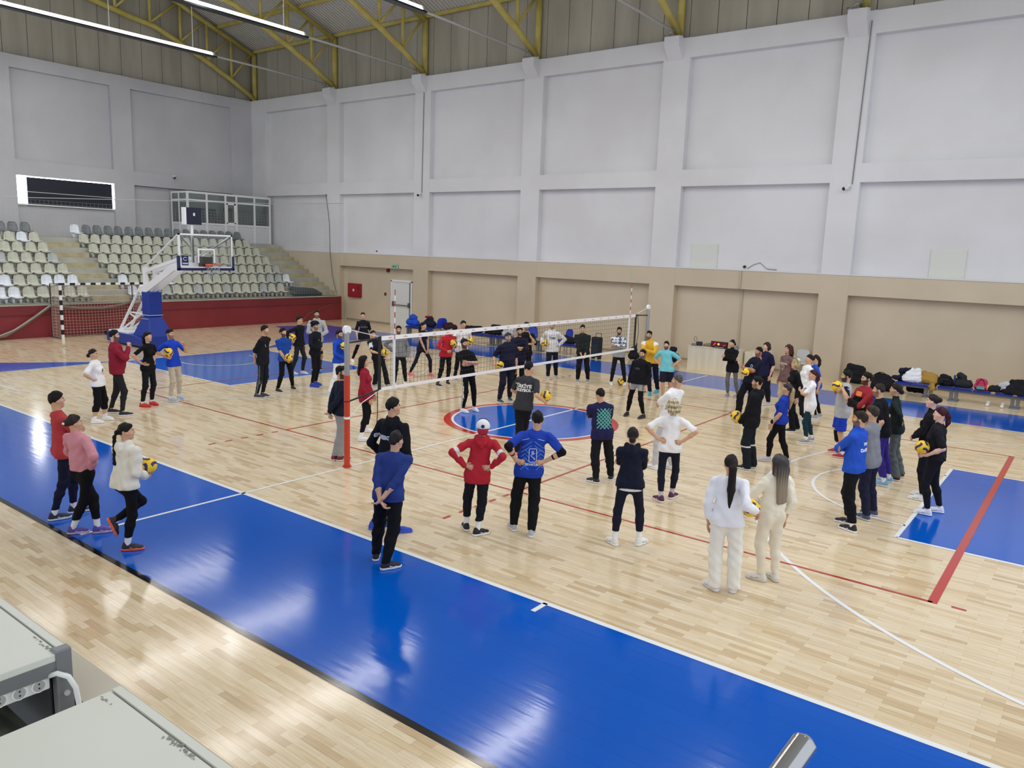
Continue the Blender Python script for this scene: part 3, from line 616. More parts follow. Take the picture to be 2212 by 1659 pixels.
rim = MB(); rim.tube([(bx+.375+.228*math.cos(a), yc+.228*math.sin(a), 3.05) for a in np.linspace(0, 2*math.pi, 25)], .013, 6, False); rim.box((bx, yc-.06, 3.0), (bx+.16, yc+.06, 3.07)); rim.prism([(bx, 3.0), (bx+.15, 3.0), (bx, 2.9)], 1, yc-.04, yc+.04)
rim.build('rim', org, bs, True)
nt_ = MB()
for i in range(12):
    for s in (-1, 1):
        nt_.tube([(bx+.375+r*math.cos(a), yc+r*math.sin(a), z) for r, a, z in [(.225-.1*t, (i+s*t*2.2)*math.pi/6, 3.04-.4*t) for t in (0, .35, .7, 1)]], .004, 4, False)
nt_.build('hoop_net', netm, bs)
for y in (yc-.9, yc+.9): MB().tube([(bx-.05, y, 3.97), (-16.8 if y < yc else -13.3, -.17 if y < yc else -.05, 2.8 if y < yc else 3.3)], .03, 8).build('stay', wst, bs)
MB().tube([(bx-.05, yc-.85, 3.9), (bx-.35, yc-.05, 3.3), (bx-.05, yc+.85, 3.9)], .025, 6).build('stay', wst, bs)
MB().tube([(-12.95, yc-.38, 3.1), (-12.95, yc-.38, 4.3)], .045, 8).build('clock_post', wst, bs)
MB().box((-13.05, yc-.66, 4.27), (-12.86, yc-.1, 4.8)).build('clock_box', wst, bs, bevel=.01)
MB().box((-12.86, yc-.6, 4.28), (-12.85, yc-.1, 4.8)).build('clock_face', mat('navy_display', rgb(24, 28, 52), .3), bs)
MB().box((-12.85, yc-.38, 4.55), (-12.845, yc-.32, 4.64)).build('clock_emblem', pvc, bs)
# ------------------------------------------------------------------ handball goal
gl = thing('handball_goal', 'black and white striped handball goal with net before the red wall', 'goal', (-20.4, .1, 0))
blkp = mat('black_gloss_paint', rgb(24, 24, 34), .4); whp = mat('white_gloss_paint', rgb(236, 236, 232), .4)
def striped(n_, p0, p1, r, cnt, first):
    for i in range(cnt):
        a = Vector(p0).lerp(Vector(p1), i/cnt); b = Vector(p0).lerp(Vector(p1), (i+1)/cnt); d = (b-a).normalized()
        lo = Vector([min(a[q], b[q])-(r if abs(d[q]) < .5 else 0) for q in range(3)]); hi = Vector([max(a[q], b[q])+(r if abs(d[q]) < .5 else 0) for q in range(3)])
        M_ = [blkp, whp][(i+first) % 2]; yield MB().box(lo, hi), M_
for n_, p0, p1, cnt, f in (('left_post', (-20.4, -1.5, 0), (-20.4, -1.5, 2.0), 11, 1), ('right_post', (-20.4, 1.58, 0), (-20.4, 1.58, 2.0), 11, 1), ('crossbar', (-20.4, -1.54, 2.04), (-20.4, 1.62, 2.04), 17, 0)):
    me = MB()
    for bx_, M_ in striped(n_, p0, p1, .04, cnt, f):
        me.mi = 0 if M_ is blkp else 1; me.add(bx_.v, bx_.f)
    me.build(n_, [blkp, whp], gl)
for y in (-1.5, 1.58):
    MB().tube([(-20.4, y, 2.05), (-21.25, y, 2.02), (-21.28, y, .03), (-20.4, y, .03)], .02, 6).build('net_support', blkp, gl)
MB().tube([(-21.28, -1.5, .03), (-21.28, 1.58, .03)], .02, 6).build('ground_bar', blkp, gl)
gn = mat('goal_net_cord', rgb(196, 176, 166), .8)
gridnet('goal_net', (-21.2, -1.5, .05), (0, 3.08, 0), (0, 0, 1.95), 26, 17, .006, gn, gl, lambda a, b: Vector((.1*math.sin(math.pi*a)*(1-b), 0, -.12*math.sin(math.pi*a)*b)))
for y in (-1.5, 1.58): gridnet('side_net', (-21.25, y, .05), (.85, 0, 0), (0, 0, 1.95), 8, 17, .006, gn, gl)
MB().tube([(-21.1, -1.45, 1.2), (-21.0, -.6, 1.08), (-21.0, .3, 1.06), (-21.1, 1.1, 1.16), (-21.15, 1.55, 1.3)], .05, 8).build('net_roll', rope, gl, True)
tag(MB().box((-21.1, .35, .02), (-20.95, .5, .16)).box((-21.1, .54, .02), (-20.95, .68, .16)).build('shoe_pair', blackp), 'pair of small black shoes on the floor behind the goal net', 'shoes')
# ------------------------------------------------------------------ volleyball posts and net
zt, zb = 2.24, 1.28
ppt = 2.40
def vpost(y, lab, c_low):
    t = thing('net_post', lab, 'net post', (0, y, 0))
    MB().tube([(0, y, 0), (0, y, 1.62)], .052, 16).build('lower_tube', c_low, t, auto=True)
    MB().tube([(0, y, 1.62), (0, y, ppt-.04)], .045, 16).build('upper_tube', mat('aluminium', rgb(160, 162, 164), .35, .5), t, auto=True)
    MB().tube([(-.03, y, ppt), (.03, y, ppt)], .075, 16).build('pulley_cap', wst, t, auto=True)
    MB().tube([(0, y, .0), (0, y, .03)], .075, 16).build('floor_collar', c_low, t, auto=True)
    MB().tube([(0, y, .86), (0, y, .9)], .056, 16).build('white_band', wst, t, auto=True)
    MB().tube([(0, y, 1.16), (0, y, 1.175)], .056, 16).build('strap_loop', blackp, t, auto=True)
    return t
orr = mat('orange_red_post_paint', rgb(196, 60, 38), .35)
vpost(-5.45, 'red and grey volleyball net post in the foreground', orr)
vpost(5.42, 'grey volleyball net post by the back of the court', mat('aluminium', rgb(130, 134, 136), .35, .5))
vn = thing('volleyball_net', 'volleyball net with white tapes stretched across the court', 'net', (0, 0, zb))
blackcord = mat('black_net_cord', rgb(30, 30, 32), .8)
gridnet('mesh_cords', (0, -4.72, zb+.03), (0, 9.46, 0), (0, 0, zt-zb-.06), 96, 9, .0026, blackcord, vn)
tape = mat('white_net_tape', rgb(236, 236, 240), .5)
def tape_mb(z0, z1): return MB().box((-.008, -4.72, z0), (.008, 4.74, z1))
tp_ = tape_mb(zt-.075, zt).build('top_tape', tape, vn); tape_mb(zb-.02, zb+.035).build('bottom_tape', tape, vn)
lm = MB()
for i in range(24):
    y = -4.5+i*.385
    for sx in (-.0085, .0085): lm.box((sx-.0004, y, zt-.048), (sx+.0004, y+.1, zt-.036)); lm.box((sx-.0004, y+.02, zt-.03), (sx+.0004, y+.07, zt-.022))
lm.build('tape_lettering', mat('faded_red_print', rgb(206, 140, 146), .6), tp_)
for y in (-4.7, 4.72): MB().box((-.012, y-.03, zb), (.012, y+.03, zt)).build('side_band', mat('black_webbing', rgb(24, 24, 26), .7), vn)
MB().tube([(0, -4.72, zt), (0, -5.4, ppt)], .006, 5).tube([(0, 4.72, zt), (0, 5.4, ppt)], .006, 5).build('head_cable', tape, vn)
web = mat('black_webbing', rgb(24, 24, 26), .7)
for a, b in (((0, -4.72, zt-.03), (0, -5.42, zt-.06)), ((0, -4.72, zb), (0, -5.42, zb-.12)), ((0, 4.72, zt-.03), (0, 5.4, zt-.06))):
    MB().tube([a, b], .016, 6).build('tension_strap', web, vn)
MB().tube([(0, -4.72, zb-.02), (0, -5.1, zb-.18), (0, -5.42, zb-.42)], .007, 5).build('tension_rope', tape, vn)
MB().tube([(0, -4.75, zb-.02), (.02, -4.76, zb-.4), (0, -4.77, zb-.75)], .008, 5).build('loose_strap', web, vn)
MB().tube([(.02, 4.78, zt), (.03, 4.86, zt-.5), (.02, 4.8, zb+.1)], .008, 5).tube([(0, 4.86, zb+.15), (.02, 4.82, zb-.05), (0, 4.78, zb+.1)], .02, 5).build('loose_strap', web, vn)
rstripe = mat('antenna_red', rgb(178, 50, 52), .4)
for y, lab in ((-4.35, 'red and white net antenna before the grey door'), (4.36, 'red and white net antenna at the far end of the net')):
    t = thing('net_antenna', lab, 'antenna', (0, y, zb), 'net antennas')
    for i in range(18):
        z0 = zb-.02+i*.1; MB().tube([(.015, y, z0), (.015, y, z0+.1)], .006 if z0 < zt else .009, 6).build('red_segment' if i % 2 == 1 and z0 > zt-.1 else 'white_segment', rstripe if i % 2 == 1 and z0 > zt-.1 else tape, t)
    MB().box((-.01, y-.025, zb), (.012, y+.025, zt)).build('side_sleeve', mat('clear_white_sleeve', rgb(225, 226, 232), .4), t)
# ------------------------------------------------------------------ near cabinets, power strip, parapet, rail
cab = mottled(mat('cream_metal_top', rgb(214, 214, 202), .4), rgb(206, 206, 194), rgb(216, 216, 206), .8, 4); edge_g = mat('grey_metal_edge', rgb(128, 130, 132), .4, .4); darki = mat('dark_cabinet_inside', rgb(36, 36, 40), .7)
pr = MB(); pr.box((-2, -13.13, 0), (12, -13.0, 2.285))
pr.mi = 1; pr.box((-2, -13.135, 1.75), (12, -13.129, 2.27))
struct(pr.build('wall_near', [mottled(mat('beige_parapet', rgb(206, 198, 180), .6), rgb(198, 190, 172), rgb(208, 200, 184), 2, 3), mat('dark_red_band', rgb(96, 22, 26), .6)]))
def cabinet(x0, x1, y0, y1, lab, open_side):
    t = thing('metal_cabinet', lab, 'cabinet', ((x0+x1)/2, y1, 1.75), 'cream metal cabinets in the foreground')
    MB().box((x0, y0, 2.475), (x1, y1-.03, 2.5)).build('top', cab, t, bevel=.003)
    MB().box((x0, y1-.024, 2.46), (x1, y1, 2.502)).build('back_lip', cab, t)
    MB().box((x0, y1-.03, 2.46), (x1, y1-.024, 2.49)).build('gap_seal', blackp, t)
    MB().box((x0, y1-.004, 1.75), (x1, y1, 2.46)).build('back_sheet', edge_g if open_side else cab, t)
    MB().box((x1-.012, y0, 2.43), (x1, y1-.03, 2.476)).build('edge_rail', edge_g, t)
    MB().box((x0, y0, 1.75), (x0+.01, y1, 2.475)).build('side_sheet', cab, t)
    if open_side:
        MB().box((x1-.035, y1-.045, 1.75), (x1+.004, y1+.004, 2.508)).build('corner_post', edge_g, t, bevel=.004)
        MB().tube([(x1+.004, y1-.02, 2.42), (x1+.012, y1-.02, 2.42)], .009, 10).tube([(x1+.004, y1-.02, 2.36), (x1+.012, y1-.02, 2.36)], .009, 10).build('bolt', greytube, t)
        MB().box((x0, y0, 2.2), (x1-.02, y1-.09, 2.22)).build('shelf', mottled(mat('dusty_shelf', rgb(120, 124, 108), .7), rgb(84, 88, 76), rgb(140, 142, 126), 3, 4, (1, 8, 1)), t)
        MB().box((x0+.02, y1-.05, 1.76), (x1-.04, y1-.045, 2.46)).build('inner_back', darki, t)
    return t
cA = cabinet(6.4, 7.65, -14.0, -13.17, 'cream metal cabinet at the left edge with a power strip in its open side', True)
cB = cabinet(7.98, 9.6, -14.2, -13.17, 'cream metal cabinet top at the bottom edge of the photo', False)
chip = mat('chipped_paint_grey', rgb(140, 142, 134), .7)
def chips(t, x0, x1, y, seed, wd=.012, n=26):
    rg = random.Random(seed); me = MB()
    for i in range(n):
        x = x0+(x1-x0)*i/n; a = rg.uniform(.002, wd); b = rg.uniform(.003, (x1-x0)/n*1.5); yy = y+rg.uniform(-wd/2, wd/2)
        me.poly([(x, yy, 2.5012), (x+b, yy+rg.uniform(-.003, .003), 2.5012), (x+b*.8, yy+a, 2.5012), (x+.1*b, yy+a*.8, 2.5012)])
    me.build('paint_chips', chip, t)
chips(cA, 7.48, 7.63, -13.215, 1, .01, 14); chips(cB, 8.3, 8.45, -13.215, 3, .016, 30); chips(cB, 7.99, 8.06, -13.235, 5, .006, 6)
ps = thing('power_strip', 'white power strip hung inside the left cabinet', 'power strip', (7.63, -13.35, 2.4))
plw = mat('white_glossy_plastic', rgb(232, 232, 230), .3)
MB().box((7.6, -13.62, 2.385), (7.64, -13.23, 2.44)).build('strip_body', plw, ps, bevel=.006)
for y in (-13.265, -13.32, -13.375, -13.43):
    MB().tube([(7.64, y, 2.412), (7.647, y, 2.412)], .022, 18).build('socket_ring', plw, ps, auto=True)
    MB().tube([(7.6475, y, 2.412), (7.6478, y, 2.412)], .0175, 18).build('socket_well', mat('socket_grey', rgb(168, 168, 166), .5), ps)
    for d in (-.007, .007): MB().tube([(7.6478, y, 2.412+d), (7.6486, y, 2.412+d)], .0028, 8).build('socket_hole', blackp, ps)
tag(MB().tube([(7.64, -13.235, 2.43), (7.67, -13.22, 2.445), (7.69, -13.195, 2.43), (7.7, -13.18, 2.39), (7.7, -13.17, 2.3), (7.705, -13.17, 2.2), (7.69, -13.18, 1.8)], .0085, 8).build('power_cable', plw, None, True), 'white power cable curving from the strip down the cabinet post', 'cable')
tag(MB().box((7.605, -13.28, 2.442), (7.63, -13.235, 2.456)).build('tape_piece', mat('brown_tape', rgb(160, 110, 84), .5)), 'scrap of brown tape on top of the power strip', 'tape')
hr = thing('handrail', 'polished chrome handrail end at the bottom right', 'handrail', (9.77, -13.3, 2.0))
A_ = CAMP+ray(1738, 1606)*1.5; B_ = CAMP+ray(1570, 1840)*1.36
chrome = mat('polished_steel', rgb(190, 190, 192), .12, 1.0)
dv = (B_-A_).normalized()
MB().tube([A_, B_, B_+dv*.3], .0245, 40).build('tube', chrome, hr, auto=True)
MB().tube([A_-dv*.012, A_-dv*.004, A_+dv*.001], [.012, .022, .0247], 40).build('end_cap', chrome, hr, auto=True)
# ------------------------------------------------------------------ benches, bags, coats, desk by the back wall
bseat = mat('blue_bench_plastic', rgb(28, 58, 170), .4); legm = mat('grey_bench_leg', rgb(128, 130, 132), .4, .4)
def bench(name, lab, x0, x1, y, z, seats, legs):
    t = thing(name, lab, 'bench', ((x0+x1)/2, y, 0), 'blue benches along the back wall')
    MB().box((x0, y-.03, z-.12), (x1, y+.03, z-.05)).build('beam', legm, t)
    for x in seats: MB().prism([(y-.2, z-.02), (y-.21, z), (y-.15, z+.01), (y+.15, z), (y+.2, z+.02), (y+.2, z-.03), (y-.18, z-.05)], 0, x-.21, x+.21).build('seat', bseat, t)
    for x in legs: MB().box((x-.11, y-.05, 0), (x-.02, y+.05, z-.05)).box((x+.02, y-.05, 0), (x+.11, y+.05, z-.05)).box((x-.13, y-.2, 0), (x+.13, y+.2, .03)).build('leg', legm, t)
    return t
bench('bench', 'blue seated bench under the white coat, against the right wall', 5.35, 6.5, 11.25, .36, [5.63, 6.07], [5.5, 6.3])
bench('bench', 'long blue seated bench at the right edge with backpacks on it', 6.55, 9.6, 11.2, .38, [6.77, 7.2, 7.66, 8.2, 8.72, 9.2], [6.97, 8.48, 9.4])
bench('bench', 'blue bench behind the net under the black coats', -11.6, -8.6, 10.4, .42, [-11.2, -10.7, -10.2, -9.7, -9.2, -8.8], [-11.3, -9.55, -9.2])
bench('bench', 'blue bench behind the net to the left of the door side', -14.4, -12.75, 10.3, .42, [-14.0, -13.5, -13.0], [-14.2, -12.95])
bench('bench', 'blue bench behind the man in the white patterned hoodie', -7.4, -5.1, 10.4, .42, [-7.0, -6.5, -5.9, -5.4], [-7.2, -5.3])
cl = {}
def cloth(c, r=.8): return mat('woven_cloth', rgb(*c), r, bump=.6, bscale=14, spec=.25)
def blob(name, lab, cat_, c, caps, h=.02, lo=None, hi=None, parts=(), wr=.011, seed=0, group=None):
    """soft heap built from round cones (ax,ay,az,bx,by,bz,ra,rb) round point c"""
    A = np.array([[q[0], q[1], q[2]] for q in caps]+[[q[3], q[4], q[5]] for q in caps]); R = max(max(q[6], q[7]) for q in caps)+.05
    f = SDF(A.min(0)-R, A.max(0)+R, h)
    for q in caps: f.cap(q[:3], q[3:6], q[6], q[7], .05)
    f.wrinkle(wr, seed, 48)
    if lo is not None: f.plane((0, 0, lo), (0, 0, -1))
    P, Q = f.mesh(); t = thing(name, lab, cat_, tuple(A.mean(0)[:2])+(float(P[:, 2].min()),), group)
    soft('bag_body' if cat_ in ('bag', 'backpack', 'suitcase') else 'cloth_body', P, Q, cloth(c), t)
    for pn, pm, mb in parts: mb.build(pn, pm, t, True)
    return t
strapm = mat('black_strap', rgb(30, 30, 34), .7)
def arc3(p0, p1, up, n=8):
    p0, p1 = Vector(p0), Vector(p1); return [p0.lerp(p1, i/n)+Vector(up)*math.sin(math.pi*i/n) for i in range(n+1)]
K = (24, 24, 30); NV = (26, 30, 52)
blob('duffel_bag', 'black bag standing on the floor in the wall recess behind the ball holder', 'bag', K, [(3.8, 12.2, .17, 4.2, 12.2, .17, .16, .16), (3.82, 12.2, .34, 4.2, 12.2, .33, .16, .15), (3.84, 12.2, .52, 4.2, 12.2, .48, .12, .11)], lo=.003, seed=1)
blob('duffel_bag', 'round black bag on the floor left of the white coat', 'bag', K, [(4.75, 11.4, .2, 5.2, 11.4, .2, .2, .2), (4.9, 11.4, .38, 5.1, 11.4, .38, .16, .14)], lo=.003, seed=2, parts=[('strap', strapm, MB().tube(arc3((4.7, 11.35, .4), (5.25, 11.35, .35), (0, -.05, .2)), .014, 6))])
blob('jacket', 'navy jacket heaped under the white coat', 'coat', NV, [(5.45, 11.4, .45, 5.8, 11.4, .5, .09, .1), (5.5, 11.45, .66, 5.75, 11.45, .74, .1, .05), (5.3, 11.4, .46, 5.6, 11.4, .44, .06, .08)], lo=.385, seed=3)
blob('puffer_coat', 'white puffer coat heaped on the blue bench', 'coat', (236, 238, 244), [(5.68, 11.2, .48, 6.0, 11.2, .5, .1, .11), (5.72, 11.22, .6, 5.98, 11.22, .62, .1, .1), (5.83, 11.25, .72, 5.97, 11.25, .74, .09, .09), (5.62, 11.2, .5, 5.7, 11.2, .55, .07, .07)], lo=.385, seed=4, h=.018)
blob('coat', 'mustard brown coat hanging off the bench beside the white coat', 'coat', (170, 134, 64), [(6.14, 11.36, .64, 6.42, 11.36, .58, .11, .11), (6.14, 11.25, .52, 6.42, 11.2, .5, .11, .11), (6.42, 11.2, .45, 6.44, 11.05, .3, .1, .08)], lo=.02, seed=5)
blob('backpack', 'black backpack lying on the long bench next to the mustard coat', 'backpack', K, [(6.6, 11.22, .5, 6.85, 11.22, .5, .12, .11), (6.64, 11.25, .64, 6.78, 11.25, .62, .1, .09), (6.5, 11.05, .42, 6.62, 11.05, .52, .035, .04)], lo=.396, seed=6, parts=[('strap', strapm, MB().tube([(6.5, 11.03, .36), (6.56, 11.05, .5), (6.68, 11.1, .6), (6.82, 11.08, .58)], .02, 6))])
blob('backpack', 'tall charcoal backpack with a blue side pocket on the long bench', 'backpack', (40, 42, 48), [(7.02, 11.2, .53, 7.3, 11.2, .52, .13, .12), (7.05, 11.22, .76, 7.15, 11.22, .7, .08, .1)], lo=.396, seed=7, parts=[('side_pocket', cloth((44, 66, 120)), MB().box((6.93, 11.06, .55), (6.98, 11.14, .75)))])
pk = blob('backpack', 'small pink, teal and yellow backpack on the long bench', 'backpack', (196, 60, 96), [(7.55, 11.15, .5, 7.72, 11.15, .5, .11, .11), (7.58, 11.15, .64, 7.68, 11.15, .64, .1, .09)], lo=.396, seed=8, wr=.002, h=.016)
MB().box((7.53, 11.0, .44), (7.72, 11.04, .52)).build('front_pocket', cloth((70, 170, 160)), pk, bevel=.01); MB().tube([(7.78, 11.08, .44), (7.8, 11.1, .58)], .035, 8).build('side_patch', cloth((226, 190, 80)), pk, True); MB().tube(arc3((7.5, 11.06, .45), (7.76, 11.06, .45), (0, 0, .28), 12), .014, 6).build('piping', cloth((120, 40, 70)), pk, True)
blob('duffel_bag', 'dark bag beside the small pink backpack on the long bench', 'bag', (30, 34, 40), [(7.86, 11.12, .48, 8.05, 11.12, .5, .09, .1)], lo=.396, seed=9)
blob('plastic_bag', 'crumpled pale grey carrier bag on the long bench', 'bag', (196, 198, 204), [(8.1, 11.08, .62, 8.22, 11.08, .66, .07, .09), (8.15, 11.05, .5, 8.18, 11.05, .56, .05, .06)], lo=.396, seed=10, wr=.012)
blob('jacket', 'black coats piled at the right edge of the long bench', 'coat', K, [(8.3, 11.15, .55, 8.7, 11.15, .55, .15, .16), (8.35, 11.2, .72, 8.65, 11.2, .74, .08, .08), (8.2, 11.05, .48, 8.6, 11.0, .42, .08, .08)], lo=.396, seed=11)
blob('duffel_bag', 'dark bag on the floor under the white coat bench', 'bag', K, [(5.75, 11.6, .14, 6.15, 11.6, .14, .11, .11)], lo=.003, seed=12)
for i, x in enumerate((7.85, 8.2)):
    f = SDF((x-.1, 10.85, -.03), (x+.1, 11.25, .16), .012); f.cap((x, 10.93, .04), (x, 11.14, .05), .045, .042, .02); f.cap((x, 11.1, .06), (x, 11.15, .09), .04, .038, .02); f.plane((0, 0, .002), (0, 0, -1))
    tag(soft('trainer', *f.mesh(), cloth((232, 232, 232))), 'white trainer left under the long bench, %s of the pair' % ('left' if i == 0 else 'right'), 'shoe', 'white trainers under the bench')
# left benches
blob('backpack', 'bright blue backpack on the bench right of the grey door', 'backpack', (36, 80, 190), [(-14.2, 10.3, .58, -13.75, 10.3, .56, .15, .14), (-13.98, 10.3, .8, -13.88, 10.3, .78, .14, .13)], lo=.445, seed=13)
blob('backpack', 'dark backpack with red top behind the walking woman in navy', 'backpack', NV, [(-13.2, 10.4, .6, -12.85, 10.4, .58, .17, .15), (-13.1, 10.4, .8, -12.95, 10.4, .78, .1, .1)], lo=.445, seed=14, parts=[('top_flap', cloth((130, 34, 44)), MB().box((-13.22, 10.28, .84), (-12.98, 10.5, .92)))])
def shell_chair(loc, rot, lab):
    t = thing('shell_chair', lab, 'chair', loc, 'blue shell chairs by the back wall')
    s_ = seat_mesh(); mt = Matrix.Translation(Vector(loc)+Vector((0, 0, .45))) @ Matrix.Rotation(rot, 4, 'Z') @ Matrix.Scale(1.15, 4)
    s_.v = [tuple(mt @ Vector(v)) for v in s_.v]; s_.f = s_.f[:-12]; s_.m = s_.m[:-12]
    s_.build('shell', bseat, t, True)
    for a, b in ((-.16, -.16), (.16, -.16), (-.16, .16), (.16, .16)): MB().tube([Vector(loc)+Vector((a, b, 0)), Vector(loc)+Vector((a*.8, b*.8, .44))], .014, 6).build('leg', legm, t)
    return t
shell_chair((-12.35, 10.35, 0), 2.6, 'bright blue shell chair between the dark backpack and the red cap man')
shell_chair((-7.75, 10.6, 0), -1.2, 'blue shell chair behind the man resting his chin on his hand')
shell_chair((-6.3, 10.9, 0), -1.9, 'blue shell chair just behind the white patterned hoodie')
blob('duffel_bag', 'dark bag with red trim behind the red jacket', 'bag', (60, 24, 32), [(-12.0, 10.3, .55, -11.55, 10.3, .55, .14, .14), (-11.9, 10.3, .68, -11.7, 10.3, .68, .08, .08)], lo=.445, seed=15)
blob('jacket', 'long black coat lying on the bench behind the net', 'coat', K, [(-10.95, 10.4, .56, -10.2, 10.4, .58, .14, .15), (-11.0, 10.35, .52, -10.6, 10.3, .5, .1, .1)], lo=.445, seed=16)
blob('jacket', 'second black coat heaped higher at the right end of that bench', 'coat', K, [(-9.7, 10.4, .58, -9.2, 10.4, .62, .15, .17), (-9.5, 10.4, .74, -9.2, 10.4, .74, .12, .12), (-9.85, 10.4, .54, -9.7, 10.4, .54, .1, .1)], lo=.445, seed=17)
blob('coat', 'white patterned coat on the bench behind the older bearded man', 'coat', (206, 206, 208), [(-8.85, 10.3, .55, -8.5, 10.3, .6, .11, .11), (-8.6, 10.3, .7, -8.45, 10.3, .72, .08, .08)], lo=.445, seed=18)
blob('duffel_bag', 'black bag on the bench between the hoodie man and the dark green shirt', 'bag', K, [(-6.0, 10.4, .6, -5.65, 10.4, .56, .15, .13)], lo=.445, seed=19)
sc = thing('suitcase', 'dark upright wheeled case standing right of the dark green shirt man', 'suitcase', (-4.55, 10.3, 0))
MB().box((-4.74, 10.2, .08), (-4.36, 10.44, .82)).build('case_body', cloth((38, 42, 50)), sc, bevel=.05); MB().box((-4.68, 10.17, .2), (-4.42, 10.22, .55)).build('front_pocket', cloth((46, 50, 58)), sc, bevel=.02)
MB().tube([(-4.66, 10.42, .8), (-4.66, 10.42, .95), (-4.44, 10.42, .95), (-4.44, 10.42, .8)], .012, 6).build('handle', strapm, sc)
for x in (-4.68, -4.42): MB().tube([(x-.02, 10.25, .045), (x+.02, 10.25, .045)], .042, 10).tube([(x-.02, 10.39, .045), (x+.02, 10.39, .045)], .042, 10).build('wheel', strapm, sc)
blob('backpack', 'dark backpack on the floor at the foot of the far net post', 'backpack', K, [(-3.6, 11.3, .16, -3.45, 11.3, .16, .15, .14), (-3.55, 11.3, .36, -3.5, 11.3, .38, .13, .1)], lo=.003, seed=20)
blob('backpack', 'dark blue bag on the floor behind the turquoise shirt man', 'backpack', NV, [(-2.3, 11.8, .2, -2.1, 11.8, .2, .18, .17), (-2.2, 11.8, .48, -2.15, 11.8, .5, .13, .1)], lo=.003, seed=21)
# scorer's desk
dk = mottled(mat('pale_birch_laminate', rgb(222, 212, 190), .45), rgb(212, 202, 178), rgb(224, 214, 194), 1.2, 4, (8, 8, .6))
de = thing('desk', 'pale birch desk with electronic gear on top against the back wall', 'desk', (-.2, 11.2, 0))
MB().box((-1.18, 10.84, 0), (.55, 10.88, .78)).build('front_panel', dk, de); MB().box((-1.2, 10.83, .78), (.6, 11.5, .81)).build('desktop', dk, de); MB().box((-1.18, 10.88, 0), (-1.14, 11.5, .78)).build('end_panel', dk, de)
MB().box((.56, 10.84, 0), (.6, 11.5, .78)).build('end_panel', dk, de)
de2 = thing('desk', 'low pale cabinet beside the birch desk behind the black sweater woman', 'desk', (.9, 11.9, 0))
MB().box((.66, 11.3, 0), (1.3, 11.34, .72)).build('front_panel', dk, de2); MB().box((.66, 11.3, .72), (1.32, 12.3, .75)).build('top_panel', dk, de2); MB().box((1.28, 11.34, 0), (1.32, 12.3, .72)).build('end_panel', dk, de2)
co = thing('scoreboard_console', 'black console with red glowing digits on the birch desk', 'console', (-.2, 11.1, .81))
MB().box((-.48, 11.1, .83), (.12, 11.16, 1.02)).build('case', blackp, co, bevel=.008); MB().box((-.44, 11.12, .81), (.08, 11.2, .84)).build('foot', blackp, co)
redl = mat('red_led_display', rgb(120, 10, 30), .3, emit=(.9, .03, .08, 1.2))
MB().box((-.45, 11.094, .86), (.09, 11.1, 1.0)).build('screen', mat('dark_red_screen', rgb(96, 16, 32), .3), co)
MB().prism([(-.4, .88), (-.36, .88), (-.28, .97), (-.33, .97)], 1, 11.09, 11.094).tube([(-.05, 11.092, .91), (.0, 11.092, .89), (.05, 11.092, .93)], .008, 5).build('red_symbol', redl, co)
MB().tube([(-.2, 11.094, .93), (-.2, 11.088, .93)], .04, 14).build('yellow_symbol', mat('yellow_led', rgb(190, 180, 60), .3, emit=(.7, .65, .1, .6)), co)
la = thing('desk_speaker', 'dark blue device with a hoop handle at the left end of the desk', 'device', (-.95, 11.1, .81))
MB().box((-1.0, 11.05, .81), (-.82, 11.2, .95)).build('body', mat('dark_blue_plastic', rgb(34, 40, 66), .5), la, bevel=.01); MB().tube([(-1.06+.05*math.cos(a), 11.12, 1.03+.085*math.sin(a)) for a in np.linspace(0, 6.28, 16)], .007, 5).build('handle', strapm, la)
blob('cloth_cap', 'grey cap lying at the left end of the desk', 'cap', (120, 122, 116), [(-1.1, 11.0, .84, -1.0, 11.0, .84, .05, .05)], lo=.812, seed=22)
blob('jacket', 'brown folded jacket lying on the desk beside the console', 'coat', (140, 122, 92), [(-.75, 11.2, .84, -.5, 11.2, .86, .06, .07)], lo=.812, seed=23)
kb = thing('keyboard', 'black keyboard lying on the desk in front of the console', 'keyboard', (.1, 10.98, .81))
MB().box((-.3, 10.9, .812), (.35, 11.04, .835)).build('case', blackp, kb); MB().box((-.28, 10.91, .835), (.05, 10.97, .842)).build('papers', pvc, kb)
tag(MB().box((.3, 11.0, .812), (.5, 11.2, .9)).box((.42, 11.05, .9), (.48, 11.1, .96)).build('charger_box', mat('grey_box', rgb(130, 134, 146), .5), None, bevel=.01), 'grey box with a blue knob at the right end of the desk', 'box')
pc = thing('plastic_chair', 'pale grey plastic armchair by the wall behind the brown shirt woman', 'chair', (2.2, 12.5, 0))
pcm = mat('pale_grey_plastic', rgb(196, 198, 198), .4)
MB().box((1.97, 12.2, .42), (2.43, 12.64, .46)).build('seat', pcm, pc, bevel=.015)
MB().prism([(1.97, .46), (2.43, .46), (2.4, .82), (2.34, .88), (2.06, .88), (2.0, .82)], 1, 12.62, 12.66).build('backrest', pcm, pc)
for x in (1.99, 2.41):
    for y in (12.22, 12.62): MB().tube([(x, y, 0), (x, y, .43)], .02, 6).build('leg', pcm, pc)
    MB().box((x-.025, 12.2, .62), (x+.025, 12.64, .65)).build('armrest', pcm, pc)
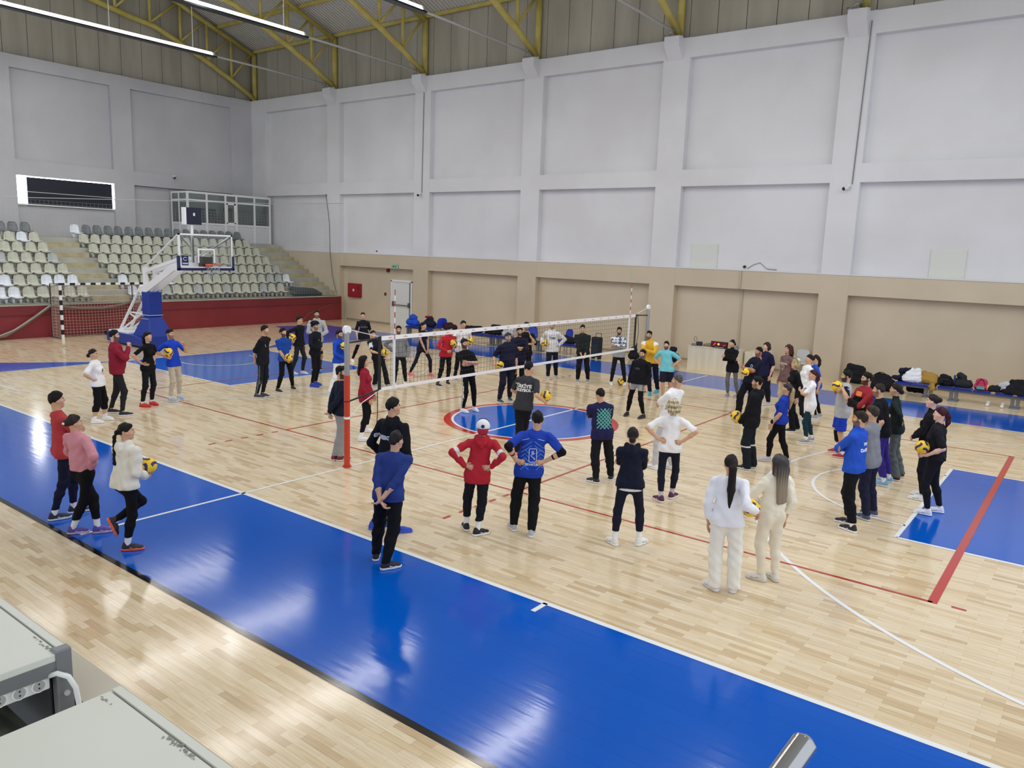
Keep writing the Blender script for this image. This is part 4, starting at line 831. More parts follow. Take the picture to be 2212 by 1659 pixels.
# ------------------------------------------------------------------ volleyballs
byel = mat('ball_yellow', rgb(244, 202, 36), .45); bblu = mat('ball_navy', rgb(44, 38, 96), .45)
def ball_mesh(R=.105, n=18):
    me = MB(); 
    for ax in range(3):
        for s in (-1, 1):
            vs = []
            for i in range(n+1):
                for j in range(n+1):
                    u, v = -1+2*i/n, -1+2*j/n; p = [0, 0, 0]; p[ax] = s; p[(ax+1) % 3] = math.tan(u*math.pi/4); p[(ax+2) % 3] = math.tan(v*math.pi/4)*s
                    q = Vector(p).normalized(); e = .985 if j in (0, n) else 1
                    vs.append(q*R*e)
            for i in range(n):
                me.mi = 1 if 3 <= i < 6 else 0
                sw = (lambda j: (i+(1 if j > 5 else 0)))
                for j in range(n):
                    w_ = 2*(j+.5)/n-1; u_ = 2*(i+.5)/n-1-.28*math.sin(w_*2.6); me.mi = 1 if abs(u_) < .24+.1*w_*w_ else 0
                    me.add([vs[i*(n+1)+j], vs[(i+1)*(n+1)+j], vs[(i+1)*(n+1)+j+1], vs[i*(n+1)+j+1]], [(0, 1, 2, 3)])
    return me
_ball = []
brg = random.Random(11)
def ball(loc, lab):
    if not _ball: _ball.append(ball_mesh().build('volleyball', [byel, bblu], None, True)); o = _ball[0]
    else: o = _ball[0].copy(); C.objects.link(o)
    o.location = loc; o.rotation_euler = (brg.uniform(0, 6), brg.uniform(0, 6), brg.uniform(0, 6)); tag(o, lab, 'ball', 'yellow and navy volleyballs'); return o
# ------------------------------------------------------------------ people
UP = np.array([0, 0, 1.0])
def nrm(v): v = np.array(v, float); return v/max(np.linalg.norm(v), 1e-9)
def ik(a, b, l1, l2, pole):
    d = b-a; L = np.linalg.norm(d); u = d/max(L, 1e-6)
    if L > (l1+l2)*.995: k = L/((l1+l2)*.995); l1 *= k; l2 *= k
    x = (L*L+l1*l1-l2*l2)/(2*L); y = math.sqrt(max(l1*l1-x*x, 0)); p = np.array(pole, float); p = p-u*(p @ u)
    return a+u*x+nrm(p)*y
POSE = {  # wrist (out, forward, height), elbow pole (out, forward, up), hand direction (out, forward, up); lengths in body heights
    'down': ((.135, .015, .495), (.5, -1, 0), (0, .15, -1)), 'downf': ((.13, .07, .51), (.5, -1, 0), (0, .3, -1)),
    'hips': ((.118, -.005, .592), (1, -.5, .1), (-.55, .75, -.35)), 'hipsn': ((.118, -.06, .615), (.7, -.75, .1), (-.85, -.2, -.2)), 'hipsb': ((.12, -.055, .615), (1, -.25, .1), (-.85, -.2, -.2)),
    'pocket': ((.12, .06, .535), (.7, -1, 0), (-.3, .5, -.9)), 'belly': ((.06, .115, .60), (1, -.2, -.2), (-.8, .4, -.1)),
    'behind': ((.02, -.115, .515), (1, -.5, 0), (-.7, -.2, -.8)), 'behind2': ((.0, -.125, .54), (1, -.5, 0), (-.7, -.2, -.7)),
    'cross': ((-.055, .13, .705), (1, .2, -.55), (-1, .1, .15)), 'cross2': ((-.05, .105, .675), (1, .2, -.6), (-1, .0, .1)),
    'clasp': ((.03, .12, .495), (1, -.3, 0), (-.5, .3, -.8)), 'claspm': ((.03, .115, .585), (1, -.2, -.3), (-.8, .4, -.2)),
    'chin': ((.035, .12, .79), (.5, .4, -1), (-.4, .15, .9)), 'mouth': ((.05, .17, .775), (.7, .2, -1), (-.4, .3, .8)),
    'fore': ((.07, .19, .63), (.6, -.6, -.8), (-.3, 1, .1)), 'face': ((.05, .12, .80), (.6, .3, -1), (-.3, .1, 1)),
}
def tri_cloth(c, vc=False):
    return mat('printed_cloth', (1, 1, 1), .85, bump=.7, bscale=9, spec=.15, vcol=True) if vc else mat('woven_cloth', rgb(*c), .85, bump=.7, bscale=9, spec=.15)
skinm = mat('skin', (1, 1, 1), .5, spec=.35, vcol=True)
PEOPLE = []
def person(label, h, a, feet=None, H=None, ha=None, arms=('down', 'down'), top=('tee', (20, 20, 24)), bot=('jogger', (20, 20, 24)), shoe=((30, 30, 34), (230, 230, 230)),
           sock=None, hair=('short', (26, 22, 22)), sex='m', b=1.0, balls=(), skin=(206, 162, 134), beard=0, belly=0, hp=0, extra=None, ft=None, colf=None, lift=None, lean=0.0, bd=(30, 26, 24)):
    hx, hy = h
    if feet is None:
        q = onz(hx, hy, H); G = np.array([q.x, q.y, 0.0])
    else:
        fl, fr_ = [np.array(onz(*p)) for p in feet]; G = (fl+fr_)/2
    cp = np.array(CAMP); d = G-cp; d[2] = 0; dist = np.linalg.norm(d); d = nrm(d); r = np.array([d[1], -d[0], 0])
    def dirn(t): t = math.radians(t); return -math.cos(t)*d+math.sin(t)*r
    F = dirn(a); L = np.array([-F[1], F[0], 0])
    rv = np.array(ray(hx, hy)); t = ((G-cp) @ d)/(rv @ d); top_p = cp+rv*t
    Ht = float(top_p[2]); off = top_p-G; off[2] = 0
    if feet is None: fl, fr_ = G+L*.055*Ht, G-L*.055*Ht
    s = Ht; w = b*(1.0 if sex == 'm' else .93)
    hh = .0095 if dist < 12.5 else (.0125 if dist < 18 else .0165)
    pel = G+off*.4+UP*(.525*s); ch = G+off*.75+F*lean*.6+UP*(.76*s); nb = G+off*.9+F*(lean*.85-.006)+UP*(.842*s)
    sw = (.106 if sex == 'm' else .096)*s*(.6+.4*b)
    SH = {1: G+off*.85+F*lean*.8+L*sw+UP*.802*s, -1: G+off*.85+F*lean*.8-L*sw+UP*.802*s}
    hw = .05*s*(1 if sex == 'm' else 1.06)
    HP = {1: pel+L*hw-UP*.005, -1: pel-L*hw-UP*.005}
    ftd = ft or (a+(-9), a+9)
    FD = {1: dirn(ftd[0]), -1: dirn(ftd[1])}
    AN = {1: fl-FD[1]*.035*s+UP*.047*s, -1: fr_-FD[-1]*.035*s+UP*.047*s}
    toe_drop = {1: 0, -1: 0}
    if lift:                                       # (side, height, back offset): a raised foot hanging toe down
        AN[lift[0]] = AN[lift[0]]+UP*lift[1]; toe_drop[lift[0]] = 1
    ll = max(np.linalg.norm(HP[k]-AN[k]) for k in (1, -1) if not toe_drop[k])*.503
    KN = {k: ik(HP[k], AN[k], ll*1.0, ll*1.0, FD[k]*.7+F*.5+L*k*.12) for k in (1, -1)}
    def loc(side, v): return G+off*(.4+.4*(v[2]-.52)/.3)+L*side*v[0]*s+F*(v[1]*s*(1+.0*belly)+belly*.05+lean*max(0, (v[2]-.52)/.3))+UP*v[2]*s
    def ldir(side, v): return L*side*v[0]+F*v[1]+UP*v[2]
    WR, EL, HD = {}, {}, {}
    for k, pz in ((1, arms[0]), (-1, arms[1])):
        po = POSE[pz] if isinstance(pz, str) else pz
        WR[k] = loc(k, po[0]); hd = ldir(k, po[2]); pole = ldir(k, po[1]); HD[k] = nrm(hd)
        EL[k] = ik(SH[k], WR[k], .17*s, .152*s, pole)
    BALLS = []; PN = {}
    for px, py, tw, hands, blab in balls:
        rb = np.array(ray(px, py)); tt = (((G+off*.6-cp) @ d)-tw)/(rb @ d); Bc = cp+rb*tt
        for _ in range(40):
            v_ = Bc-(G+off*.6); v_[2] = 0
            if np.linalg.norm(v_) > .2+.04*b+.05*belly or Bc[2] < .5: break
            Bc = Bc-rb*(.008 if tw >= 0 else -.008)
        BALLS.append((Bc, blab))
        for c in hands:
            k = 1 if c in 'Ll' else -1
            o_ = L*k*.75-F*.35-UP*.45 if c.isupper() else -UP*1.0+L*k*.2-F*.15
            o_ = nrm(o_); WR[k] = Bc+o_*.135-F*.05; HD[k] = nrm(Bc-WR[k]+F*.12+L*(-k)*.03-UP*.02)
            tng = F*.9-L*k*.25-UP*.1 if not c.isupper() else F*.7-UP*.5-L*k*.2; tng = nrm(tng-o_*(tng @ o_)); WR[k] = Bc+o_*.122-tng*.065; HD[k] = tng; PN[k] = -o_
            lim = .318*s; v = WR[k]-SH[k]
            if np.linalg.norm(v) > lim: WR[k] = SH[k]+nrm(v)*lim
            EL[k] = ik(SH[k], WR[k], .17*s, .152*s, L*k*.4-F*.6-UP*.9)
    root = thing('person', label, 'person', (float(G[0]), float(G[1]), 0.0), 'people standing on the court')
    for Bc, bl in BALLS: ball(tuple(Bc), bl)
    lo = np.min([fl, fr_, nb, WR[1], WR[-1], EL[1], EL[-1], KN[1], KN[-1]], 0)-.3; hi = np.max([fl, fr_, nb, WR[1], WR[-1], EL[1], EL[-1], KN[1], KN[-1]], 0)+.3; lo[2] = -.02; hi[2] = Ht+.06
    # head frame
    Fh = dirn(ha if ha is not None else a); Fh = nrm(Fh+UP*math.tan(math.radians(hp))); Lh = nrm(np.cross(UP, Fh)); Uh = np.cross(Fh, Lh)
    hs = (.94 if sex == 'm' else .91)*(.5+.5*s/1.75); Hc = np.array([top_p[0], top_p[1], Ht-.112*hs])+F*lean*.9
    def hd_(v): return Hc+(Lh*v[0]+Fh*v[1]+Uh*v[2])*hs
    ax = [Lh, Fh, Uh]
    sk = np.array(rgb(*skin)); top_k, top_c = top[0], top[1]; topt = top[2] if len(top) > 2 else {}
    bot_k, bot_c = bot[0], bot[1]
    # ---- body
    f = SDF(lo, hi, hh)
    f.ell(hd_((0, -.012, .012)), [.074*hs, .093*hs, .094*hs], ax, 0); f.ell(hd_((0, .03, -.055)), [.056*hs, .062*hs, .066*hs], ax, .03)
    f.cap(hd_((-.012, .068, -.1)), hd_((.012, .068, -.1)), .021*hs, k=.03); f.cap(hd_((0, .083, .012)), hd_((0, .104, -.026)), .009*hs, .013*hs, .012)
    f.cap(hd_((-.032, .072, .024)), hd_((.032, .072, .024)), .016*hs, k=.02); f.cap(hd_((-.045, .05, -.03)), hd_((.045, .05, -.03)), .022*hs, k=.03)
    f.cap(hd_((-.016, .076, -.068)), hd_((.016, .076, -.068)), .013*hs, k=.012)
    for k in (1, -1): f.ell(hd_((k*.076, -.008, -.018)), [.012*hs, .021*hs, .034*hs], ax, .008)
    nr = (.054 if sex == 'm' else .045)*hs*(.7+.3*b)
    f.cap(hd_((0, -.022, -.07)), nb-UP*.01, nr, nr*1.08, .03)
    f.cap(nb-UP*.09, pel+UP*.02, .08*w, .08*w, .03, (F, .6))
    f.cap(SH[1]-UP*.02, SH[-1]-UP*.02, .034, k=.02)
    for k in (1, -1):
        m_ = .9 if sex == 'f' else 1.0
        sl0 = topt.get('sl', dict(tee=.74, otee=.8, polo=.72, jersey=.72, vest=.5).get(top_k, 2)); ar = .043 if sl0 < .6 else .034
        f.cap(SH[k]-UP*(.012 if sl0 > .6 else 0), EL[k], ar*m_*(.6+.4*b), (.037 if sl0 < 1 else .03)*m_*(.6+.4*b), .02); f.cap(EL[k], EL[k]*.6+WR[k]*.4, (.038 if sl0 < 1 else .03)*m_, (.04 if sl0 < 1.7 else .03)*m_*(.6+.4*b), .015); f.cap(EL[k]*.6+WR[k]*.4, WR[k], .038*m_, .026*m_, .02)
        cf = EL[k]*.0
        bare = bot_k == 'shorts'; kr = .052 if bare else .037; cr0 = .052*(.6+.4*b) if bot_k in ('shorts', 'capri') else .036
        f.cap(HP[k], KN[k], .07*(.5+.5*b) if bare else .05, kr, .03); cal = KN[k]*.68+AN[k]*.32-F*.012
        f.cap(KN[k], cal, kr, cr0, .02); f.cap(cal, AN[k], cr0, .034 if bot_k in ('shorts', 'capri') else .028, .02)
        # palm
        pn = nrm(np.cross(HD[k], np.cross(UP if abs(HD[k][2]) < .9 else F, HD[k]))); side_out = nrm(np.cross(HD[k], L*k if abs(HD[k] @ L) < .8 else F))
        f.cap(WR[k], WR[k]+HD[k]*.052*s, .027*m_, .033*m_, .015, (np.cross(HD[k], side_out), .5))
    P, Q = f.mesh()
    X = (P-Hc)/hs; lx, fx_, ux = X @ Lh, X @ Fh, X @ Uh
    col = np.tile(sk, (len(P), 1)); onhead = (np.abs(ux) < .16) & (np.abs(lx) < .12) & (np.abs(fx_) < .15)
    def pt(m_, c, al=1.0):
        m_ = m_ & onhead; col[m_] = col[m_]*(1-al)+np.array(rgb(*c))*al
    if beard:
        pt((ux < -.036) & (fx_ > -.01) & ((ux < -.052) | (np.abs(lx) > .045) | (np.abs(ux+.052) < .008)) & (ux > -.14), bd, beard)
        pt((np.abs(lx) > .055) & (ux < .02) & (ux > -.05) & (fx_ > -.005) & (fx_ < .04), bd, beard*.9)
    pt((np.abs(ux+.07) < .008) & (np.abs(lx) < .025) & (fx_ > .06), (160, 92, 86), .75)
    for k in (1, -1):
        pt((np.hypot((lx-k*.031)/1.6, (ux-.001)) < .0095) & (fx_ > .05), (232, 226, 220), .7)
        pt((np.hypot((lx-k*.031), (ux-.001)) < .0085) & (fx_ > .05), (38, 26, 22), 1)
        pt((np.abs(ux-.022-.004*np.cos(lx*90)) < .0055) & (k*lx > .012) & (k*lx < .052) & (fx_ > .04), tuple(int(c*.6+18) for c in hair[1]), .9)
    sc_ = extra.get('scalp') if extra else None
    P0, Q0 = P, Q
    bo = soft('body', P, Q, skinm, root, col, 1)
    # fingers: four curled fingers and a thumb on each palm, in the body mesh
    me = MB()
    for k in (1, -1):
        D_ = HD[k]; so = nrm(np.cross(D_, L*k if abs(D_ @ L) < .8 else F)); nn = nrm(np.cross(D_, so))
        inw = nrm(G+off*.6+UP*WR[k][2]-WR[k])
        if nn @ PN.get(k, inw) < 0: nn = -nn
        curl = .35 if arms[0 if k == 1 else 1] in ('down', 'downf', 'hips', 'hipsb') else .55
        for i, ln in enumerate((.068, .077, .072, .056)):
            p = WR[k]+D_*.05*s+so*((i-1.5)*.0185); ang = .1; pts = [p-D_*.012]
            dd = D_
            for j in range(3):
                dd = nrm(D_*math.cos(curl*(j+.6))+nn*math.sin(curl*(j+.6))+so*(i-1.5)*.05); p = p+dd*ln*(.44, .32, .26)[j]*1.12; pts.append(p)
            me.tube([tuple(q) for q in pts], [.0092, .009, .0082, .0062], 6)
        tb = -so if (so @ F) < 0 else so
        p = WR[k]+D_*.018*s+tb*.024; me.tube([tuple(p), tuple(p+D_*.028+tb*.022+nn*.008), tuple(p+D_*.055+tb*.026+nn*.018)], [.0115, .0105, .008], 6)
    hb_ = me.build('hand_tmp', skinm, root, True)
    ca = hb_.data.color_attributes.new('Col', 'FLOAT_COLOR', 'POINT'); ca.data.foreach_set('color', np.tile(np.r_[sk, 1].astype(np.float32), len(me.v)))
    bm = bmesh.new(); bm.from_mesh(bo.data); bm.from_mesh(hb_.data); bm.to_mesh(bo.data); bm.free(); bpy.data.objects.remove(hb_)
    # ---- trousers
    z = (lambda v: v*s)
    tr = dict(jogger=(.083, .062, .056, .044, .05), legging=(.076, .053, .053, .039, .055), wide=(.09, .078, .075, .078, .022), loose=(.09, .075, .068, .055, .04), capri=(.082, .064, .06, .055, .17), shorts=(.098, .094, .09, .09, .335), flare=(.078, .056, .06, .075, .03))[bot_k]
    f = SDF(np.minimum(lo, np.min([pel, AN[1], AN[-1]], 0)-.2), np.r_[hi[:2], .64*s], hh)
    hipr = (.117 if sex == 'm' else .128)*(.35+.65*b)*s/1.75*1.02
    f.cap(pel+UP*.06*s, pel-UP*.01*s, hipr*.97, hipr, .05, (F, .74)); 
    for k in (1, -1):
        f.ell(HP[k]-F*.034+UP*.01, [.072*b, .072*b, .08], None, .05)
        A0 = HP[k]; e = tr[4]*s
        tb_ = .5+.5*b
        f.cap(A0, KN[k], tr[0]*tb_, tr[1]*tb_, .045)
        if bot_k != 'shorts':
            cal = KN[k]*.68+AN[k]*.32-F*.01; f.cap(KN[k], cal, tr[1]*tb_, tr[2]*tb_, .03); f.cap(cal, AN[k]+(AN[k]-cal)*(.12 if bot_k in ('wide', 'flare') else 0), tr[2]*tb_, tr[3], .03)
    f.wrinkle(.0012 if bot_k == 'legging' else .0045, len(PEOPLE), 60, 1.0)
    if toe_drop[1] or toe_drop[-1]: pass
    zc = {'capri': .155, 'shorts': .31}.get(bot_k, tr[4]+.012)*s
    if sock and bot_k in ('jogger', 'legging', 'loose') and len(sock) > 3: zc = max(zc, .05*s+.15*sock[3])
    f.plane((0, 0, max(zc, .03)), (0, 0, -1)); f.plane((0, 0, .635*s), (0, 0, 1))
    P, Q = f.mesh(); bcf = (colf or {}).get('bot')
    ctx = dict(Hc=Hc, Fh=Fh, G=G, F=F, L=L, s=s, SH=SH, EL=EL, WR=WR, HP=HP, KN=KN, AN=AN, pel=pel, off=off)
    tro = soft({'shorts': 'shorts', 'legging': 'leggings', 'capri': 'capri_leggings'}.get(bot_k, 'trousers'), P, Q, tri_cloth(bot_c, bcf is not None), root, bcf(P, ctx) if bcf else None)
    # ---- top
    K_ = dict(tee=(0, .74, .485), long=(.004, 2, .49), loose=(.011, 2, .49), hoodie=(.013, 2, .475), polo=(0, .72, .485), vest=(0, .5, .47), crop=(.017, 2, .52), otee=(.01, .8, .46), jersey=(.004, .72, .47))[top_k]
    ex_, sl, hem = K_[0]+topt.get('ex', 0), topt.get('sl', K_[1]), topt.get('hem', K_[2])
    f = SDF(np.r_[lo[:2], (hem-.03)*s], np.r_[hi[:2], .9*s], hh)
    cr = (.152 if sex == 'm' else .136)*w*s/1.75+ex_; wr_ = (.14 if sex == 'm' else (.128 if top_k in ('otee', 'loose', 'hoodie', 'crop') else .116))*w*s/1.75+ex_*1.3; hr_ = (.142 if sex == 'm' else .15)*w*s/1.75+ex_*1.2
    sq = .66 if b < 1.1 else .72
    wst_ = pel*.62+ch*.38
    f.cap(ch+UP*.005*s, wst_, cr, wr_, .05, (F, sq)); f.cap(wst_, pel-UP*.02*s, wr_, hr_, .06, (F, sq+.06))
    if hem < .47: f.cap(pel, G+off*.35+UP*(hem-.01)*s, hr_, hr_*1.03, .03, (F, sq+.08))
    f.cap(SH[1]-L*.02-UP*.014, SH[-1]+L*.02-UP*.014, .046+ex_*.4, k=.04)
    f.cap(nb-UP*.045-F*.004, nb-UP*.012-F*.002, nr*1.42, nr*1.2, .025)
    for k in (1, -1):
        f.cap(nb-UP*.022, SH[k]-UP*.008, .046, .043, .025)
        sr = (.049 if sex == 'm' else .042)*(.5+.5*b)+ex_*.85
        tshort = min(sl, 1.0)
        f.cap(SH[k]-UP*.008, SH[k]+(EL[k]-SH[k])*tshort, sr+.002, sr*(.95 if sl >= 1 else 1.06), .02)
        if sl > 1:
            e2 = WR[k]+(EL[k]-WR[k])*max(0, (2-sl))
            f.cap(EL[k], EL[k]*.4+e2*.6, sr*.93, sr*.86, .012); f.cap(EL[k]*.4+e2*.6, e2, sr*.86, sr*(.72 if ex_ < .01 else .8), .012)
    if hem < .53:
        hq = (.117 if sex == 'm' else .128)*(.35+.65*b)*s/1.75*1.02
        f.cap(pel+UP*.06*s, pel-UP*.02*s, hq*.97+.012+ex_*.5, hq+.013+ex_*.5, .05, (F, .78))
        for k in (1, -1): f.ell(HP[k]-F*.034+UP*.01, [.072*b+.014, .072*b+.014, .1], None, .05); f.cap(HP[k], HP[k]*.8+KN[k]*.2, (tr[0]+.016)*(.5+.5*b), (tr[0]+.013)*(.5+.5*b), .04)
    if sex == 'f':
        for k in (1, -1): f.ell(G+off*.75+L*k*.062+F*(.075+lean*.5)+UP*.72*s, [.062*b, .055*b, .06*b], None, .05)
    if belly: f.ell(wst_+F*(.03+belly*.05), [.13*b, .1+.04*belly, .15], None, .06)
    if top_k == 'hoodie' or topt.get('hood'):
        bk = nb-F*.06
        for k in (1, -1): f.cap(bk+L*k*.07+UP*.012*s+F*.06, bk+L*k*.03-F*.035-UP*.03*s, .034, .04, .025)
        f.cap(bk-F*.02, bk-F*.045-UP*.06*s, .048, .03, .03)
    elif topt.get('collar'): f.cap(nb-F*.004, nb+UP*.022*s, nr*1.28, nr*1.2, .02)
    f.wrinkle(.0034+ex_*.16, len(PEOPLE)+100, 62, .7)
    f.plane((0, 0, hem*s), (0, 0, -1))
    P, Q = f.mesh(); tcf = (colf or {}).get('top')
    sh = soft({'tee': 'shirt', 'otee': 'shirt', 'long': 'sweater', 'loose': 'sweatshirt', 'hoodie': 'hoodie', 'polo': 'polo_shirt', 'vest': 'vest', 'crop': 'sweatshirt', 'jersey': 'jersey'}[top_k], P, Q, tri_cloth(top_c, tcf is not None), root, tcf(P, ctx) if tcf else None)
    # ---- shoes and socks
    for k in (1, -1):
        ft_ = FD[k].copy(); an = AN[k]; base = an-UP*.047*s
        if toe_drop[k]: ft_ = nrm(ft_*.35-UP*.95); upv = nrm(np.cross(np.cross(ft_, UP), ft_)); base = an-upv*.047*s
        else: upv = UP
        fl_ = .148*s; heel = base-ft_*.03*s; toe = heel+ft_*fl_; mid = heel+ft_*fl_*.55
        f = SDF(np.min([heel, toe, an], 0)-.1, np.max([heel, toe, an], 0)+.1, min(hh, .012)*.9)
        hs_ = min(hh, .012)
        f.cap(heel+upv*.038+ft_*.02, mid+upv*.04, .038, .043, .02); f.cap(mid+upv*.036, toe+upv*.027-ft_*.035, .043, .035, .02); f.cap(heel+upv*.05+ft_*.03, heel+upv*.085+ft_*.03, .036, .034, .02); f.cap(heel+upv*.075+ft_*.045, mid+upv*.04, .033, .03, .02)
        f.plane(base+upv*.022, -upv)
        so_ = soft('shoe', *f.mesh(), mat('shoe_upper', rgb(*shoe[0]), .6, bump=.2, bscale=70), root)
        f = SDF(np.min([heel, toe, an], 0)-.1, np.max([heel, toe, an], 0)+.1, hs_*.85)
        f.cap(heel+upv*.02+ft_*.02, mid+upv*.02, .043, .044, .02); f.cap(mid+upv*.02, toe+upv*.02-ft_*.03, .046, .039, .02); f.plane(base+upv*.031, upv); f.plane(base+upv*.002, -upv)
        soft('sole', *f.mesh(), mat('shoe_sole', rgb(*shoe[1]), .6), so_, relax=0)
        if dist < 15 and not toe_drop[k]:
            lc_ = MB(); sd = nrm(np.cross(ft_, upv))
            for i in range(4):
                q = heel+ft_*(.075+.022*i)+upv*(.094-.0065*i); lc_.tube([tuple(q+sd*.024-upv*.012), tuple(q), tuple(q-sd*.024-upv*.012)], .0035, 4)
            lc_.tube([tuple(mid-ft_*.05+sd*.041+upv*.045), tuple(mid+sd*.044+upv*.034), tuple(mid+ft_*.04+sd*.042+upv*.032)], .006, 4); lc_.tube([tuple(mid-ft_*.05-sd*.041+upv*.045), tuple(mid-sd*.044+upv*.034), tuple(mid+ft_*.04-sd*.042+upv*.032)], .006, 4)
            lc_.build('laces', mat('shoe_lace', rgb(*(shoe[1] if sum(shoe[0]) < 480 else (150, 152, 160))), .7), so_)
        if sock:
            f = SDF(an-.12, an+np.array([.12, .12, .22]), .011); cal = KN[k]*.5+AN[k]*.5
            zt_ = an+(cal-an)*min(1, ((.05*s+.15*(sock[3] if len(sock) > 3 else .2)+.02)-.047*s)/max(.05, cal[2]-an[2])) if not toe_drop[k] else an+(cal-an)*.5; f.cap(an-UP*.01, zt_, .037, .041 if bot_k != 'shorts' else .052, .01); soft('sock', *f.mesh(), tri_cloth(sock[:3]), root)
    # ---- hair
    hst, hc = hair[0], hair[1]; hm = mottled(mat('hair', rgb(*hc), .6, bump=.7, bscale=60, spec=.2), rgb(*[max(0, int(c*.6)) for c in hc]), rgb(*[int(c*.95) for c in hc]), 25, 4, (1, 1, .3)) if ('hair', hc) not in cl else cl[('hair', hc)]
    cl[('hair', hc)] = hm
    if hst != 'bald':
        ln = hair[2] if len(hair) > 2 else .3
        blo, bhi = Hc-.2, Hc+.2
        if hst in ('pony', 'long', 'braid'): blo = blo-np.array([.1, .1, ln])
        f = SDF(blo, bhi, min(hh, .011))
        thick = .0075 if hst in ('short', 'pony', 'bun', 'braid') else .02
        if hst == 'buzz': thick = .006
        f.ell(hd_((0, -.012, .022)), [(.076+thick)*hs, (.093+thick)*hs, (.096+thick*(1.1 if hst == 'short' else .8))*hs], ax, 0)
        if hst == 'short': f.ell(hd_((.008, .012, .07)), [.066*hs, .066*hs, .05*hs], ax, .02)
        if hst == 'curly':
            f.ell(hd_((0, -.03, -.03)), [.125*hs, .12*hs, .125*hs], ax, .03); f.wrinkle(.016, 7, 70)
        cutp = hd_((0, .03, .02)) if hst not in ('long', 'curly', 'bob') else hd_((0, .06, .03))
        if hst == 'bob': f.ell(hd_((0, -.03, -.05)), [.105*hs, .1*hs, .1*hs], ax, .03)
        f.wrinkle(.005, 3, 75)
        nv = nrm(Fh*.62-Uh*.78) if hst not in ('long', 'curly', 'bob') else nrm(Fh*.93-Uh*.37)
        f.plane(cutp, nv)
        if hst == 'bun': f.ell(hd_((0, -.115, ln if len(hair) > 2 else -.01)), [.042, .04, .042], ax, .02)
        if hst == 'pony':
            b0 = hd_((0, -.098, .035)); b1 = b0-Fh*.03-UP*.06; b2 = b1+Fh*.0-UP*ln*.5; b3 = b2-UP*ln*.5+Fh*.02
            f.cap(hd_((0, -.08, .04)), b0, .035, .028, .02); pw = 1.25 if ln > .3 else 1; f.cap(b0, b1, .026, .034*pw, .02); f.cap(b1, b2, .034*pw, .036*pw, .02); f.cap(b2, b3, .035*pw, .012, .02)
        if hst == 'braid':
            b0 = hd_((0, -.1, .02)); pts = [b0, b0-Fh*.045-UP*.06]
            while len(pts) < 9: pts.append(pts[-1]-UP*ln/8-Fh*.002)
            for q0, q1 in zip(pts, pts[1:]): f.ell((q0+q1)/2, [.025, .025, .034], None, .006)
        if hst == 'long':
            for k in (-1, 0, 1):
                b0 = hd_((k*.055, -.06, .02)); b1 = hd_((k*.07, -.075, -.1)); b2 = b1-UP*(ln-.1)-Fh*.035*(1-.3*abs(k))
                f.cap(b0, b1, .055, .05, .03, (Fh, .7)); f.cap(b1, b2, .048, .03, .03, (Fh, .6))
            for k in (-1, 1):
                b0 = hd_((k*.075, .0, .02)); b1 = hd_((k*.085, -.01, -.13)); f.cap(b0, b1, .03, .03, .02)
        P, Q = f.mesh(); hcf = (colf or {}).get('hair')
        soft('hair', P, Q, mat('dyed_hair', (1, 1, 1), .45, vcol=True, bump=.4, bscale=50) if hcf else hm, root, hcf(P, ctx) if hcf else None)
    ctx.update(root=root, shirt=sh, trousers=tro, hd=hd_, hs=hs, Hc=Hc, Fh=Fh, Lh=Lh, Uh=Uh, hh=hh, d=d, r=r, label=label)
    PEOPLE.append((label, Ht, dist))
    return ctx
def shell_part(ctx, name, caps, col, parent=None, planes=(), h=None, wr=0):
    """extra soft part of a person: caps (a, b, ra, rb)"""
    A = np.array([c[0] for c in caps]+[c[1] for c in caps]); R = max(max(c[2], c[3]) for c in caps)+.04
    f = SDF(A.min(0)-R, A.max(0)+R, h or min(ctx['hh'], .011))
    for c in caps: f.cap(c[0], c[1], c[2], c[3], .015, c[4] if len(c) > 4 else None)
    if wr: f.wrinkle(wr, 5, 40)
    for p, n_ in planes: f.plane(p, n_)
    return soft(name, *f.mesh(), tri_cloth(col), parent or ctx['root'])
def wrap(ctx, mb, target, face, up, out, name, col, parent, lift=.004, M_=None):
    """lay flat shapes (u right, v up; metres) onto the cloth: each vertex is cast onto it against direction out"""
    off = np.array(world_loc(target)); bv = BVHTree.FromPolygons([Vector(v.co)+Vector(off) for v in target.data.vertices], [p.vertices[:] for p in target.data.polygons])
    right = np.cross(up, out); vs = []
    for v in mb.v:
        p = face+right*v[0]+up*v[1]; h_ = bv.ray_cast(Vector(p+out*.6), Vector(-out), 1.2)
        q = np.array(h_[0]) if h_[0] is not None else p
        vs.append(tuple(q+out*lift))
    m2 = MB(); m2.v = vs; m2.f = mb.f; m2.m = [0]*len(mb.f)
    return m2.build(name, M_ or mat('print_ink', rgb(*col), .6), parent)
def text_mb(txt, size, bold=0, font=None):
    cu = bpy.data.curves.new('t', 'FONT'); cu.body = txt; cu.size = size; cu.align_x = 'CENTER'; cu.align_y = 'CENTER'; cu.offset = bold; cu.resolution_u = 2
    o = bpy.data.objects.new('t', cu); C.objects.link(o); dg = bpy.context.evaluated_depsgraph_get(); me = bpy.data.meshes.new_from_object(o.evaluated_get(dg))
    bm = bmesh.new(); bm.from_mesh(me); bmesh.ops.triangulate(bm, faces=bm.faces[:])
    for _ in range(2):
        ed = [e for e in bm.edges if e.calc_length() > size*.3]
        if ed: bmesh.ops.subdivide_edges(bm, edges=ed, cuts=1); bmesh.ops.triangulate(bm, faces=bm.faces[:])
    m_ = MB(); m_.add([(v.co.x, v.co.y, 0) for v in bm.verts], [[v.index for v in fc.verts] for fc in bm.faces]); bm.free()
    bpy.data.objects.remove(o); bpy.data.curves.remove(cu); bpy.data.meshes.remove(me); return m_
